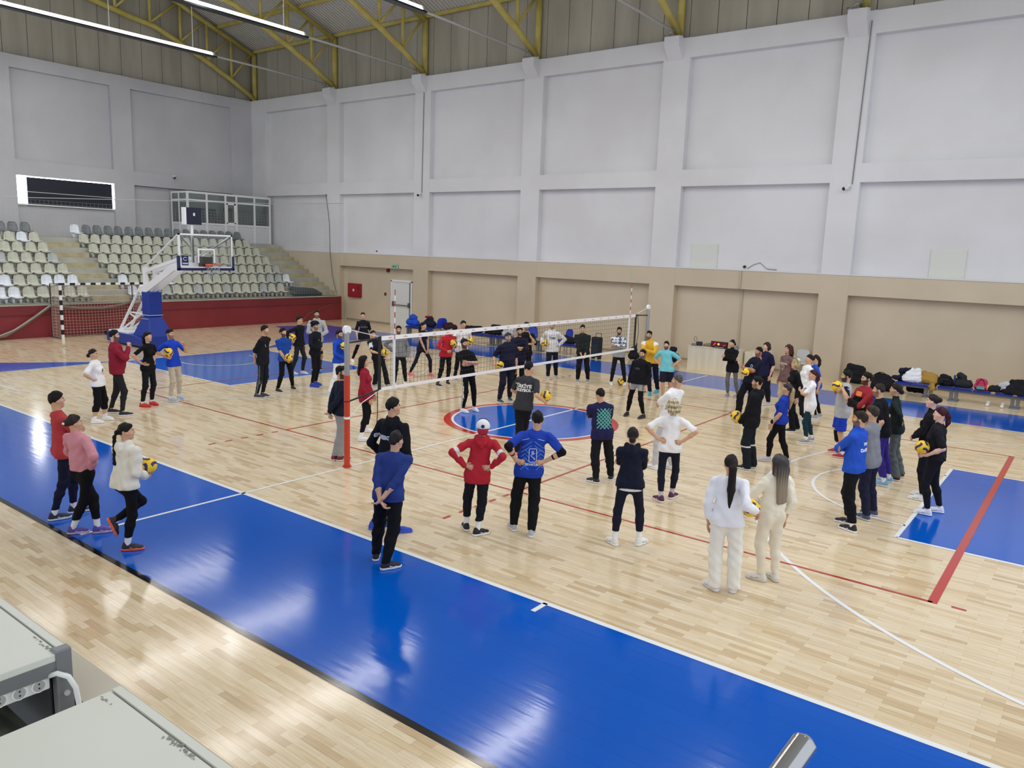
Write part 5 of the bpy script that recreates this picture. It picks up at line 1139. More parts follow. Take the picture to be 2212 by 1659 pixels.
def line_mb(pts, wd, closed=False, step=.012):
    P_ = [np.array(p, float) for p in pts]; P_ = P_+[P_[0]] if closed else P_; m_ = MB()
    for a, b_ in zip(P_, P_[1:]):
        n_ = max(1, int(np.linalg.norm(b_-a)/step)); t = nrm(b_-a); q = np.array([-t[1], t[0]])*wd/2
        for i in range(n_):
            u, v = a+(b_-a)*i/n_, a+(b_-a)*(i+1)/n_; m_.add([(*(u-q), 0), (*(v-q), 0), (*(v+q), 0), (*(u+q), 0)], [(0, 1, 2, 3)])
    return m_
def dist_seg(P, a, b):
    v = b-a; t = np.clip(((P-a) @ v)/(v @ v), 0, 1); return np.linalg.norm(P-a-t[:, None]*v, axis=1), t
def two(c0, c1, cond): 
    def g(P, x):
        o = np.tile(np.array(rgb(*c0)), (len(P), 1)); o[cond(P, x)] = rgb(*c1); return o
    return g
# ------------------------------------------------------------------ everyone on the court
BK = (20, 20, 25); NVY = (26, 28, 50); WH = (236, 237, 242); CH = (58, 60, 66)
WS = ((232, 233, 236), (240, 240, 240)); BS = ((28, 28, 34), (236, 236, 238)); GS = ((150, 152, 160), (232, 232, 234))
def out_stripe(wd=.022, legs=True):
    def cond(P, x):
        m_ = np.zeros(len(P), bool)
        for k in (1, -1):
            for a, b in ((x['HP'], x['KN']), (x['KN'], x['AN'])):
                ax_ = b[k]-a[k]; t = np.clip(((P-a[k]) @ ax_)/(ax_ @ ax_), 0, 1); q = P-a[k]-t[:, None]*ax_; m_ |= (q @ (x['L']*k) > .03) & (np.abs(q @ x['F']) < wd) & (np.linalg.norm(q, axis=1) < .16)
        return m_
    return cond
def sleeve_band(t0, t1):
    def cond(P, x):
        m_ = np.zeros(len(P), bool)
        for k in (1, -1):
            d_, t = dist_seg(P, x['SH'][k], x['EL'][k]); v = x['EL'][k]-x['SH'][k]; tt = ((P-x['SH'][k]) @ v)/(v @ v); m_ |= (d_ < .1) & (tt > t0) & (tt < t1) & (((P-x['G']-x['off']*.7) @ x['L'])*k > .13)
        return m_
    return cond
CS = []
def p(*a_, **k_): CS.append(person(*a_, **k_)); return CS[-1]
# --- left foreground trio
c = p('person in a red t-shirt half hidden behind the pink sweater at far left', (121, 846), 105, ((170, 1106), (128, 1122)), arms=('cross', 'cross2'), top=('tee', (176, 62, 66)), bot=('jogger', NVY), shoe=((32, 36, 62), (220, 220, 220)), sock=(232, 232, 232, .4), ft=(95, 100))
c = p('person in a pink sweatshirt with a hair bun, hands at the waist, left foreground', (160, 896), 130, ((222, 1150), (168, 1152)), ha=100, arms=('belly', 'hips'), top=('crop', (206, 142, 156), {'collar': 1, 'hem': .545}), bot=('legging', BK), shoe=((86, 76, 160), (210, 180, 200)), sock=(236, 236, 238, .75), hair=('bun', (58, 48, 46), .0), sex='f', b=1.1, ft=(85, 85))
shell_part(c, 'hair_claw', [(c['hd']((.02, -.13, -.01)), c['hd']((-.03, -.15, 0)), .022, .018)], (230, 226, 222))
c = p('person in a cream fleece hoodie with a long braid, one foot lifted behind', (272, 914), 125, ((262, 1185), (286, 1188)), ha=95, arms=('fore', 'fore'), top=('hoodie', (226, 223, 212), {'ex': .012, 'hem': .5}), bot=('legging', BK), shoe=((40, 36, 50), (236, 104, 70)), sock=(236, 236, 238, .6), hair=('braid', (30, 25, 25), .42), sex='f', b=1.1,
      balls=[(320, 1006, -.12, 'r', 'volleyball held in front of the cream hoodie with the braid')], lift=(1, .3, 0), ft=(100, 80))
# --- left group
c = p('person in a white t-shirt and black capri leggings, hand on hip, left', (201, 754), 70, ((233, 907), (210, 914)), arms=('hips', 'hips'), top=('otee', WH, {'hem': .5}), bot=('capri', BK), shoe=WS, sock=(235, 235, 238, .3), hair=('bun', (50, 40, 36), -.05), sex='f', b=1.18)
wrap(c, text_mb('ES', .09, .003), c['shirt'], c['G']+c['off']*.6+UP*.71*c['s']+c['L']*-.02, UP, c['F'], 'shirt_lettering', (50, 46, 50), c['shirt'])
wrap(c, text_mb('o', .12, .004), c['shirt'], c['G']+c['off']*.6+UP*.67*c['s']+c['L']*.02, UP, c['F'], 'shirt_print', (236, 170, 186), c['shirt'])
c = p('person in a maroon sweater with a hand to the chin, left group', (246, 713), 85, ((247, 892), (272, 898)), arms=('cross2', 'chin'), top=('long', (140, 36, 56), {'ex': .008}), bot=('jogger', (40, 40, 44)), shoe=BS, beard=.8, b=1.15, belly=.6, hair=('short', (24, 20, 20)), skin=(214, 170, 146))
c = p('person in a black t-shirt with a ponytail and bright red shoes, hands on hips', (319, 717), 50, ((332, 875), (313, 879)), arms=('hips', 'hips'), top=('tee', BK), bot=('jogger', (26, 28, 36)), shoe=((206, 52, 50), (190, 44, 44)), sock=(235, 235, 238, .25), hair=('pony', (26, 22, 24), .22), sex='f')
c = p('person in a blue t-shirt and beige joggers holding a ball, hand to mouth', (367, 711), 45, ((391, 863), (373, 868)), arms=('mouth', 'fore'), top=('tee', (32, 70, 196)), bot=('jogger', (192, 182, 168)), shoe=((160, 178, 206), (220, 226, 232)), sock=(225, 225, 228, .3), beard=.5, balls=[(364, 761, .2, 'r', 'volleyball held low at the blue t-shirt of the beige joggers person')])
# --- middle left group
c = p('person in a long black tee and track trousers with a grey side stripe', (572, 703), 60, ((572, 857), (560, 860)), ha=70, arms=('behind', 'behind2'), top=('otee', (26, 28, 34), {'sl': 1.15}), bot=('jogger', (30, 32, 40)), shoe=((60, 60, 70), (220, 222, 226)), colf=dict(bot=two((30, 32, 40), (92, 94, 100), out_stripe(.016))), beard=.3)
wrap(c, line_mb([(-.04, .05), (-.01, -.02)], .012), c['shirt'], c['G']+c['off']*.6+UP*.72*c['s']-c['L']*.06, UP, c['F'], 'shirt_mark', (180, 182, 188), c['shirt'])
c = p('person in a blue t-shirt and black trousers holding a ball low with both hands', (611, 709), 30, ((634, 842), (603, 848)), ha=50, arms=('clasp', 'clasp'), top=('tee', (30, 72, 160)), bot=('jogger', BK), shoe=((30, 28, 34), (226, 226, 226)), beard=.85, balls=[(624, 772, .18, 'lr', 'volleyball held low by the blue t-shirt person with black trousers')])
c = p('person in a black sweatshirt standing second row behind the blue t-shirt', (647, 683), 60, ((657, 808), (634, 809)), arms=('down', 'fore'), top=('loose', (26, 27, 34)), bot=('jogger', (40, 42, 50)), shoe=((206, 216, 226), (235, 235, 235)), balls=[(632, 729, .2, 'r', 'volleyball at the chest of the black sweatshirt person in the second row')])
c = p('person in a pale grey hoodie furthest back before the red wall', (684, 670), 10, None, 1.84, arms=('claspm', 'claspm'), top=('hoodie', (170, 172, 178), {'ex': .004}), bot=('jogger', (70, 66, 64)), beard=.7)
c = p('person in a black sweatshirt, cap and bright blue shoes, hand in pocket', (680, 695), 55, ((686, 832), (679, 836)), ha=75, arms=('down', 'belly'), top=('loose', (26, 28, 38)), bot=('jogger', (24, 25, 32)), shoe=((36, 62, 170), (40, 70, 180)), beard=.6)
shell_part(c, 'flat_cap', [(c['hd']((0, -.03, .045)), c['hd']((0, .03, .05)), .1, .095)], (24, 25, 34), planes=[(c['hd']((0, 0, .045)), -c['Uh'])])
wrap(c, line_mb([(-.05, 0), (.03, .01)], .016), c['shirt'], c['G']+c['off']*.6+UP*.72*c['s']+c['L']*.05, UP, c['F'], 'chest_mark', (190, 192, 196), c['shirt'])
c = p('person in a blue zip sweater and white trousers behind the near net post', (733, 713), 50, ((748, 846), (715, 856)), arms=('claspm', 'claspm'), top=('long', (34, 74, 190), {'collar': 1}), bot=('jogger', (226, 226, 230)), shoe=((190, 200, 208), (232, 232, 234)), beard=.8, balls=[(744, 747, .22, 'l', 'volleyball held by the blue zip sweater behind the near post')])
c = p('person in a black t-shirt and grey shorts stepping, behind the net strap', (784, 675), 5, ((812, 785), (762, 782)), arms=('down', 'downf'), top=('otee', (28, 29, 40)), bot=('legging', BK), shoe=WS, hair=('bun', (50, 38, 36), -.02), sex='f', colf=dict(bot=two(BK, (176, 172, 170), lambda P, x: P[:, 2] > .36*x['s'])))
wrap(c, text_mb('LOVELY', .075, .002), c['shirt'], c['G']+c['off']*.6+UP*.715*c['s'], UP, c['F'], 'shirt_lettering', (110, 106, 104), c['shirt'])
c = p('person in a dark navy jacket and grey joggers behind the red net post', (737, 791), 115, ((742, 995), (729, 993)), ha=75, arms=('behind', 'behind2'), top=('loose', (30, 36, 52), {'ex': -.006}), bot=('loose', (150, 152, 156)), shoe=((120, 36, 50), (232, 228, 228)), beard=.9)
c = p('person in a dark red hoodie with long black hair beside the red net post', (786, 769), 80, ((797, 934), (786, 953)), arms=('downf', 'downf'), top=('hoodie', (150, 36, 56), {'hem': .44}), bot=('legging', BK), shoe=((236, 236, 240), (236, 236, 240)), sock=(234, 234, 236, .6), hair=('long', (24, 20, 24), .28), sex='f', b=1.08)
c = p('person in a black polo with white shoulder stripes, face behind the net strap', (806, 714), 25, ((838, 836), (812, 836)), arms=('fore', 'fore'), top=('polo', (24, 26, 38), {'collar': 1}), bot=('flare', (24, 25, 32)), shoe=((150, 152, 158), (225, 225, 225)), sex='f', hair=('bun', (34, 28, 28), 0), b=1.12, balls=[(831, 762, .1, 'l', 'volleyball held by the black polo person behind the net')],
      colf=dict(top=two((24, 26, 38), (206, 208, 212), lambda P, x: sleeve_band(-.1, .8)(P, x) & (np.abs((P-x['G']) @ x['F']) < .03))))
c = p('person in a grey half zip top by the left antenna, one hand on hip', (861, 704), 5, ((876, 832), (853, 835)), arms=('down', 'hips'), top=('loose', (128, 132, 134)), bot=('jogger', (24, 25, 32)), shoe=WS, beard=.8, colf=dict(top=two((128, 132, 134), (44, 46, 54), lambda P, x: (P[:, 2] > .79*x['s']) & (np.abs((P-x['G']-x['off']*.8) @ x['L']) < .085))))
c = p('person in a sleeveless navy top with pink shoes, legs apart mid step behind the net', (915, 696), 40, ((932, 813), (888, 812)), ha=75, arms=('clasp', 'clasp'), top=('vest', NVY, {'sl': .1}), bot=('legging', (26, 28, 48)), shoe=((226, 110, 126), (240, 170, 180)), hair=('pony', (34, 28, 30), .24), sex='f', b=.92)
c = p('person in a red zip jacket with a hand across, behind the net', (971, 704), 25, ((968, 831), (948, 835)), ha=60, arms=('belly', 'belly'), top=('loose', (190, 40, 54), {'ex': -.006, 'collar': 1}), bot=('jogger', BK), shoe=BS, hp=-12, balls=[(980, 741, .05, 'l', 'volleyball at the side of the red jacket')])
c = p('person in a white sweatshirt with light grey print behind the net, ball at side', (1001, 693), 15, ((1004, 826), (984, 822)), arms=('down', 'belly'), top=('loose', (232, 232, 236)), bot=('jogger', BK), shoe=GS, beard=.25, balls=[(1016, 737, .12, 'l', 'volleyball under the arm of the white sweatshirt behind the net')])
wrap(c, text_mb('A', .16, .003), c['shirt'], c['G']+c['off']*.6+UP*.71*c['s'], UP, c['F'], 'shirt_print', (150, 150, 170), c['shirt'])
c = p('person in a tight black t-shirt with arms folded, white shoes on the centre circle', (1003, 732), 35, ((1027, 888), (1003, 891)), arms=('cross', 'cross2'), top=('tee', BK), bot=('jogger', BK), shoe=WS, beard=.9, b=1.1, colf=dict(bot=two(BK, (226, 226, 228), out_stripe(.012))))
c = p('person with a grey beard in a navy t-shirt holding a ball low', (1098, 719), 25, ((1102, 866), (1081, 870)), arms=('down', 'downf'), top=('otee', (28, 29, 52)), bot=('loose', (34, 36, 48)), shoe=((52, 78, 84), (220, 224, 224)), beard=.95, bd=(140, 138, 134), hair=('short', (74, 70, 68)), b=1.25, belly=1, balls=[(1080, 789, .1, 'R', 'volleyball held low by the grey bearded person')])
c = p('person in a black sweater with folded arms just behind the grey bearded person', (1123, 707), 10, None, 1.78, arms=('cross', 'cross2'), top=('long', NVY, {'sl': 1.5}), bot=('jogger', BK), beard=.9, b=1.08)
c = p('person in a black top with a hand raised to the face behind the net tape', (1138, 696), 5, None, 1.84, arms=('face', 'cross2'), top=('tee', BK, {'sl': 1}), bot=('jogger', BK), beard=.5)
# --- centre
c = p('coach figure in a charcoal lettered t-shirt holding a ball out, in the court centre', (1144, 782), 150, ((1122, 985), (1118, 973)), ha=125, arms=('belly', 'fore'), top=('tee', CH, {'ex': .004}), bot=('loose', (24, 25, 32)), shoe=((226, 130, 128), (236, 236, 236)), b=1.08, hair=('short', (26, 24, 28)), balls=[(1179, 855, .06, 'r', 'volleyball held out by the charcoal t-shirt coach in the centre')])
for t_, dz, sz in (('TÜRKİYE', .0, .088), ('VOLEYBOL', -.075, .074)):
    wrap(c, text_mb(t_, sz, .004), c['shirt'], c['G']+c['off']*.7+UP*(.745*c['s']+dz)+c['L']*.03, nrm(UP+.0*c['L']), -c['F'], 'shirt_lettering', (236, 236, 238), c['shirt'])
c = p('person in a white patterned hoodie with a ball on the hip, behind the net', (1193, 695), 0, ((1200, 817), (1184, 819)), arms=('hips', 'downf'), top=('hoodie', (222, 223, 230)), bot=('loose', (26, 28, 44)), shoe=((170, 172, 178), (230, 230, 232)), balls=[(1177, 741, .12, 'R', 'volleyball held against the white patterned hoodie')], beard=.4)
wrap(c, text_mb('TAN', .09, .004), c['shirt'], c['G']+c['off']*.6+UP*.72*c['s'], UP, c['F'], 'shirt_lettering', (40, 40, 54), c['shirt'])
c = p('person in a dark green zip shirt with hands clasped low behind the net', (1259, 702), 0, ((1269, 826), (1248, 826)), arms=('clasp', 'clasp'), top=('loose', (32, 40, 40), {'sl': 1.6}), bot=('loose', (26, 28, 34)), shoe=GS, b=1.1)
shell_part(c, 'undershirt', [(c['G']+c['off']*.85+c['F']*.085+UP*.80*c['s'], c['G']+c['off']*.8+c['F']*.1+UP*.755*c['s'], .035, .018)], (230, 230, 230), c['shirt'])
c = p('person in a grey and white printed sweatshirt, arms folded, near the far antenna', (1338, 707), 0, ((1349, 833), (1320, 832)), arms=('cross', 'cross2'), top=('loose', (170, 172, 176)), bot=('jogger', (28, 29, 38)), shoe=WS, beard=.9,
      colf=dict(top=lambda P, x: np.where((P[:, 2:3] > .69*x['s']), np.where((np.sin(P[:, :1]*60)+np.sin(P[:, 1:2]*55)+np.sin(P[:, 2:]*70) > .2), np.array([rgb(96, 104, 128)]), np.array([rgb(226, 228, 234)])), np.array([rgb(160, 162, 166)]))))
ball(tuple(np.array(onz(1340, 832))+np.array([0, 0, .105])), 'volleyball lying on the floor between white shoes by the far net end')
c = p('person in a bright yellow track jacket with white shoulders by the far post', (1403, 715), -15, ((1418, 848), (1403, 853)), arms=('cross', 'cross2'), top=('loose', (222, 176, 56), {'collar': 1, 'ex': -.004}), bot=('loose', (28, 30, 54)), shoe=((70, 176, 200), (90, 190, 210)), beard=.7, colf=dict(top=two((222, 176, 56), (236, 236, 238), lambda P, x: (np.min([dist_seg(P, x['SH'][k], x['EL'][k])[0] for k in (1, -1)], 0) < .1) & (P[:, 2] > .8*x['s']-.012-.6*np.abs(np.abs((P-x['G']-x['off']*.8) @ x['L'])-.2)) & (np.abs((P-x['G']-x['off']*.8) @ x['L']) > .12))))
c = p('person in a turquoise t-shirt and navy shorts, hands on hips, right of the net', (1440, 737), -12, ((1447, 862), (1431, 863)), arms=('hips', 'hips'), top=('tee', (116, 196, 212), {'ex': .006}), bot=('shorts', (28, 30, 46)), shoe=((60, 62, 70), (210, 210, 214)), beard=.8, b=1.05)
c = p('person in a black pullover and grey shorts over black tights', (1389, 755), -28, ((1386, 904), (1353, 898)), arms=('down', 'down'), top=('loose', (24, 25, 30), {'hem': .5}), bot=('legging', BK), shoe=((30, 28, 34), (60, 58, 62)), beard=.8, b=1.15, colf=dict(bot=two(BK, (156, 157, 160), lambda P, x: P[:, 2] > .405*x['s'])))
wrap(c, line_mb([(-.06, 0), (-.02, .015), (.03, .012), (.06, -.005), (.02, -.018), (-.03, -.014)], .006, True), c['shirt'], c['G']+c['off']*.6+UP*.73*c['s'], UP, c['F'], 'chest_mark', (130, 132, 134), c['shirt'])
c = p('person with grey hair in a white t-shirt, turned left, behind the blond curly hair', (1464, 809), -125, ((1408, 1012), (1444, 1012)), ha=-100, arms=('cross', 'cross2'), top=('otee', WH), bot=('loose', (196, 197, 204)), shoe=WS, hair=('buzz', (110, 106, 104)), b=1.1, beard=.3)
c = p('person with curly blond hair in a white t-shirt, hands on hips, seen from behind', (1456, 864), 180, ((1422, 1082), (1454, 1075)), arms=('hipsb', 'hipsb'), top=('otee', (238, 238, 242), {'hem': .49}), bot=('legging', (26, 30, 46)), shoe=((84, 36, 76), (236, 230, 232)), sock=(196, 186, 196, .6), hair=('curly', (196, 180, 140)), sex='f', b=1.05, ft=(-140, 150), colf=dict(hair=lambda P, x: np.array(rgb(120, 108, 86))+(np.clip(np.sin(P[:, 0:1]*130)*np.sin(P[:, 1:2]*120)*.5+np.sin(P[:, 2:3]*90)*.4+.45, 0, 1))*(np.array(rgb(214, 200, 164))-np.array(rgb(120, 108, 86)))))
c = p('person in a dark navy hoodie with a low hair bun, seen from behind, legs apart', (1368, 924), 180, ((1322, 1174), (1385, 1175)), arms=('cross', 'cross2'), top=('hoodie', (26, 30, 48), {'hem': .5, 'ex': -.004}), bot=('legging', (28, 31, 48)), shoe=WS, sock=(238, 238, 240, .75), hair=('bun', (44, 36, 38), -.05), sex='f', b=1.1, ft=(-145, 145))
shell_part(c, 'undershirt_hem', [(c['pel']-UP*.04*c['s'], c['pel']-UP*.045*c['s'], .152*1.1, .154*1.1, (c['F'], .78))], (226, 226, 228), c['shirt'], planes=[(c['pel']-UP*.02*c['s'], UP), (c['pel']-UP*.048*c['s'], -UP)], h=.01)
c = p('person in a navy t-shirt with a teal lattice print on the back, arms folded', (1297, 839), -165, ((1281, 1042), (1320, 1035)), ha=-160, arms=('cross', 'cross2'), top=('otee', (38, 38, 78)), bot=('loose', (26, 27, 34)), shoe=((40, 40, 50), (236, 236, 240)), hair=('buzz', (30, 26, 28)), b=1.05, ft=(-120, 170))
lat = MB()
for i in range(6):
    q = -.155+i*.062
    for sg in (1, -1):
        xs = sorted((x_ for x_ in ((-.17-q)/sg, (.17-q)/sg))); u0, u1 = max(-.13, xs[0]), min(.13, xs[1])
        if u1-u0 > .03: l_ = line_mb([(u0, q+sg*u0), (u1, q+sg*u1)], .018); lat.add(l_.v, l_.f)
lat2 = lat; lat2.m = [0]*len(lat.f)
wrap(c, lat2, c['shirt'], c['G']+c['off']*.7+UP*.69*c['s']-c['L']*.04, UP, -c['F'], 'lattice_print', (84, 168, 160), c['shirt'])
c = p('person in a blue chevron jersey with boxed number, hands on hips, seen from behind', (1162, 889), 180, ((1106, 1142), (1149, 1155)), ha=178, arms=('hipsn', 'hipsb'), top=('jersey', (36, 66, 172), {'ex': .006}), bot=('loose', (22, 23, 28)), shoe=((180, 182, 196), (236, 236, 238)), b=1.06, ft=(-160, 172))
for k in (1, -1): shell_part(c, 'arm_sleeve', [(c['SH'][k]*.5+c['EL'][k]*.5, c['EL'][k], .05, .047), (c['EL'][k], c['EL'][k]*.45+c['WR'][k]*.55, .047, .038)], (20, 20, 26), c['root'])
cy = c['G']+c['off']*.7+UP*.66*c['s']
chv = MB()
for i in range(7):
    for sx in (-1, 1):
        zz = -.2+i*.055; l_ = line_mb([(sx*.16, zz), (sx*.105, zz+.055), (sx*.05, zz)], .011) if i < 5 else line_mb([(sx*.15, zz-.05), (sx*.02, zz+.06)], .011); chv.add(l_.v, l_.f)
wrap(c, chv, c['shirt'], cy, UP, -c['F'], 'chevron_print', (74, 126, 216), c['shirt'])
bxl = line_mb([(-.042, -.09), (.042, -.09), (.05, -.08), (.05, .08), (.042, .09), (-.042, .09), (-.05, .08), (-.05, -.08)], .009, True)
for q in (line_mb([(-.012, .02), (-.012, .055), (.006, .055), (.006, .02), (-.012, .02)], .009), line_mb([(-.03, 0), (.03, -.05), (.02, -.06), (.02, -.03)], .009), line_mb([(-.03, 0), (.03, .03)], .006)): bxl.add(q.v, q.f)
wrap(c, bxl, c['shirt'], cy, UP, -c['F'], 'boxed_number', (196, 208, 236), c['shirt'], .006)
wrap(c, text_mb('ISPARTALI', .046, .002), c['shirt'], cy-UP*.125, UP, -c['F'], 'jersey_lettering', (200, 210, 238), c['shirt'], .006)
for k in (1, -1): wrap(c, line_mb([(-.06*k, .0), (-.15*k, -.03)], .008), c['shirt'], cy+UP*.225, UP, -c['F'], 'shoulder_line', (170, 190, 232), c['shirt'], .006)
c = p('person in a red hoodie with a white cap worn backwards, hands on hips', (1044, 908), 178, ((1005, 1142), (1038, 1155)), arms=('hipsb', 'hipsn'), top=('hoodie', (182, 42, 56), {'hem': .45, 'ex': -.008}), bot=('jogger', (26, 28, 36)), shoe=((26, 26, 34), (236, 236, 238)), sock=(235, 235, 238, .8), hair=('buzz', (30, 26, 26)), ft=(-165, 120), colf=dict(top=two((182, 42, 56), (226, 222, 222), sleeve_band(.66, .86))))
wc = shell_part(c, 'cap_crown', [(c['hd']((0, -.02, .03)), c['hd']((0, .01, .03)), .095, .09)], (232, 230, 234), planes=[(c['hd']((0, 0, .0)), nrm(-c['Uh']))])
shell_part(c, 'cap_front_panel', [(c['hd']((0, .02, .035)), c['hd']((0, .025, .036)), .0955, .092)], (34, 40, 80), wc, planes=[(c['hd']((0, 0, .0)), -c['Uh']), (c['hd']((0, .0, .05)), nrm(-c['Fh']+.0*c['Uh']))])
shell_part(c, 'cap_peak', [(c['hd']((-.035, -.085, -.02)), c['hd']((.035, -.085, -.02)), .045, .045), (c['hd']((-.035, -.1, -.06)), c['hd']((.035, -.1, -.06)), .034, .034)], (166, 44, 60), wc, planes=[(c['hd']((0, 0, .004)), c['Uh'])])
shell_part(c, 'cap_badge', [(c['hd']((0, -.118, .045)), c['hd']((0, -.128, .045)), .026, .026, (c['Fh'], .5))], (44, 50, 104), wc)
# --- front pair in dark blue
c = p('person in a black lettered hoodie standing in front of the blue sweatshirt', (850, 860), 140, ((866, 1150), (816, 1140)), ha=115, arms=('pocket', 'pocket'), top=('hoodie', (22, 23, 30)), bot=('jogger', (24, 25, 34)), shoe=((36, 72, 196), (60, 96, 210)), hair=('short', (34, 28, 30)), ft=(95, 120), b=1.05)
wrap(c, text_mb('Ø-DESIGN', .075, .004), c['shirt'], c['G']+c['off']*.7+UP*.715*c['s']-c['L']*-.06, UP, -c['F'], 'hoodie_lettering', (206, 210, 226), c['shirt'])
c = p('person in a blue sweatshirt with hands clasped behind the back, near blue band', (856, 932), 160, ((813, 1205), (843, 1228)), ha=140, arms=('behind', 'behind2'), top=('loose', (44, 62, 128), {'ex': -.006, 'sl': 1.55}), bot=('loose', (20, 21, 26)), shoe=((26, 26, 34), (226, 226, 232)), hair=('short', (46, 42, 44)), ft=(175, 110), b=1.06)
# --- women in white, right foreground
c = p('person in a white sweatshirt and white wide trousers with a very long dark ponytail', (1580, 983), 175, ((1536, 1270), (1585, 1274)), ha=-165, arms=('down', 'down'), top=('loose', (238, 239, 246), {'ex': .006, 'sl': 1.72}), bot=('wide', (236, 234, 228)), shoe=((226, 226, 232), (230, 230, 234)), hair=('pony', (40, 32, 34), .5), sex='f', b=1.05, ft=(-140, 170), balls=[(1622, 1097, -.05, 'R', 'volleyball held between the two people dressed in white')])
c = p('person in a cream sweatsuit with long two tone hair, right foreground', (1684, 984), -145, ((1634, 1252), (1668, 1250)), ha=-125, arms=('belly', 'down'), top=('crop', (236, 230, 214), {'ex': .004, 'hem': .535}), bot=('jogger', (230, 222, 206)), shoe=((222, 218, 210), (212, 208, 200)), sex='f', ft=(-105, -150), hair=('long', (44, 36, 38), .46),
      colf=dict(hair=lambda P, x: np.array(rgb(40, 33, 36))+np.clip((1.62-.2-P[:, 2:3])/.22+.25*np.sin(P[:, 0:1]*150+P[:, 1:2]*90), 0, 1)*(np.array(rgb(134, 118, 100))-np.array(rgb(40, 33, 36)))))
# --- right group
c = p('person in a black jacket leaning back with white bands below the knees', (1634, 813), -100, ((1606, 1014), (1618, 1010)), arms=('fore', 'fore'), top=('loose', (24, 25, 31), {'hem': .46, 'hood': 1}), bot=('wide', (28, 33, 42)), shoe=((26, 27, 36), (226, 226, 230)), sock=(236, 236, 238, .2), balls=[(1591, 899, .0, 'lr', 'volleyball held low by the black jacket with white leg bands')], beard=.5, b=1.1, lean=-.03, colf=dict(bot=two((28, 33, 42), (228, 230, 234), lambda P, x: np.abs(P[:, 2]-.255*x['s']) < .014)))
c = p('person in a blue t-shirt with a long blond ponytail and black tights', (1700, 828), -100, ((1652, 996), (1694, 1000)), arms=('downf', 'down'), top=('tee', (36, 62, 172), {'ex': .006, 'hem': .5}), bot=('legging', BK), shoe=((186, 182, 196), (206, 204, 208)), hair=('pony', (150, 128, 92), .36), sex='f', b=1.15, ft=(-85, -110), colf=dict(hair=lambda P, x: np.where((np.linalg.norm(P-x['Hc'], axis=1) < .122)[:, None], np.array([rgb(40, 32, 30)]), np.array([rgb(176, 152, 112)]))))
shell_part(c, 'wrist_watch', [(c['WR'][1]+UP*.02-c['F']*.0, c['WR'][1]+UP*.04, .034, .034)], (30, 30, 34))
c = p('person in an oversized white t-shirt with blue lettering and teal tights, arms folded', (1757, 799), -75, ((1735, 957), (1747, 953)), arms=('cross', 'cross2'), top=('otee', (238, 239, 244), {'hem': .4}), bot=('legging', (30, 56, 68)), shoe=GS, sock=(236, 236, 238, .4), hair=('pony', (82, 44, 46), .14), sex='f', b=1.0)
wrap(c, text_mb('VOICE', .07, .003), c['shirt'], c['G']+c['off']*.6+UP*.735*c['s'], UP, c['F'], 'shirt_lettering', (84, 92, 150), c['shirt'])
c = p('person with bleached hair and a bow in a black flared outfit', (1719, 776), -65, ((1706, 933), (1716, 930)), arms=('down', 'down'), top=('long', (24, 24, 28)), bot=('flare', BK), shoe=BS, hair=('bob', (206, 190, 140)), sex='f')
shell_part(c, 'hair_bow', [(c['hd']((-.05, -.06, .1)), c['hd']((.05, -.06, .1)), .035, .035)], (226, 216, 180))
c = p('person in a white sweatshirt with dark tied hair, third in the right women group', (1749, 766), -65, ((1724, 911), (1733, 918)), arms=('down', 'down'), top=('loose', (236, 237, 242)), bot=('legging', (26, 24, 32)), shoe=((190, 176, 178), (226, 222, 222)), sock=(232, 232, 236, .5), hair=('bun', (44, 34, 36), 0), sex='f', b=1.1)
c = p('person with a dark ponytail in a blue top peeping out behind the white sweatshirt', (1762, 767), -70, ((1756, 905), (1766, 902)), arms=('down', 'down'), top=('tee', (46, 84, 190)), bot=('legging', BK), shoe=GS, hair=('pony', (48, 38, 38), .2), sex='f', b=.9)
c = p('person in a brown printed t-shirt and beige trousers with long hair', (1704, 745), -50, None, 1.74, arms=('down', 'down'), top=('otee', (116, 92, 92)), bot=('wide', (206, 190, 162)), shoe=WS, hair=('long', (92, 54, 50), .28), sex='f', b=1.15)
wrap(c, text_mb('ATLANTA', .055, .003), c['shirt'], c['G']+c['off']*.6+UP*.73*c['s'], UP, c['F'], 'shirt_lettering', (214, 200, 196), c['shirt'])
wrap(c, line_mb([(-.07, .03), (-.03, .05), (0, 0), (.03, .05), (.07, .03), (0, -.09)], .014, True), c['shirt'], c['G']+c['off']*.6+UP*.685*c['s'], UP, c['F'], 'shirt_print', (206, 190, 186), c['shirt'])
c = p('person in a navy t-shirt with a pink patch on the chest, short wavy hair', (1657, 740), -45, ((1655, 875), (1638, 872)), arms=('down', 'down'), top=('otee', (30, 31, 62)), bot=('loose', (26, 28, 40)), shoe=((190, 190, 192), (226, 226, 228)), hair=('bob', (66, 50, 44)), sex='f', b=1.3, skin=(222, 178, 156))
pk_ = MB(); pk_.poly([(-.07, -.01), (-.01, .07), (.03, .0)], 0).poly([(-.07, -.01), (.03, 0), (.06, -.06), (.02, -.06)], 0); pk_.f = [tuple(f_) for f_ in pk_.f]
wrap(c, pk_, c['shirt'], c['G']+c['off']*.6+UP*.735*c['s']-c['L']*.03, UP, c['F'], 'pink_patch', (226, 120, 160), c['shirt'])
c = p('person in a navy t-shirt with a round badge cradling a ball in folded arms', (1640, 750), -50, ((1622, 897), (1590, 902)), ha=-55, arms=('cross', 'cross2'), top=('tee', (26, 28, 46)), bot=('wide', BK), shoe=((40, 40, 60), (60, 60, 80)), beard=.6, b=1.15, skin=(180, 132, 108), balls=[(1611, 803, .28, '', 'volleyball cradled in the folded arms of the navy badge t-shirt')])
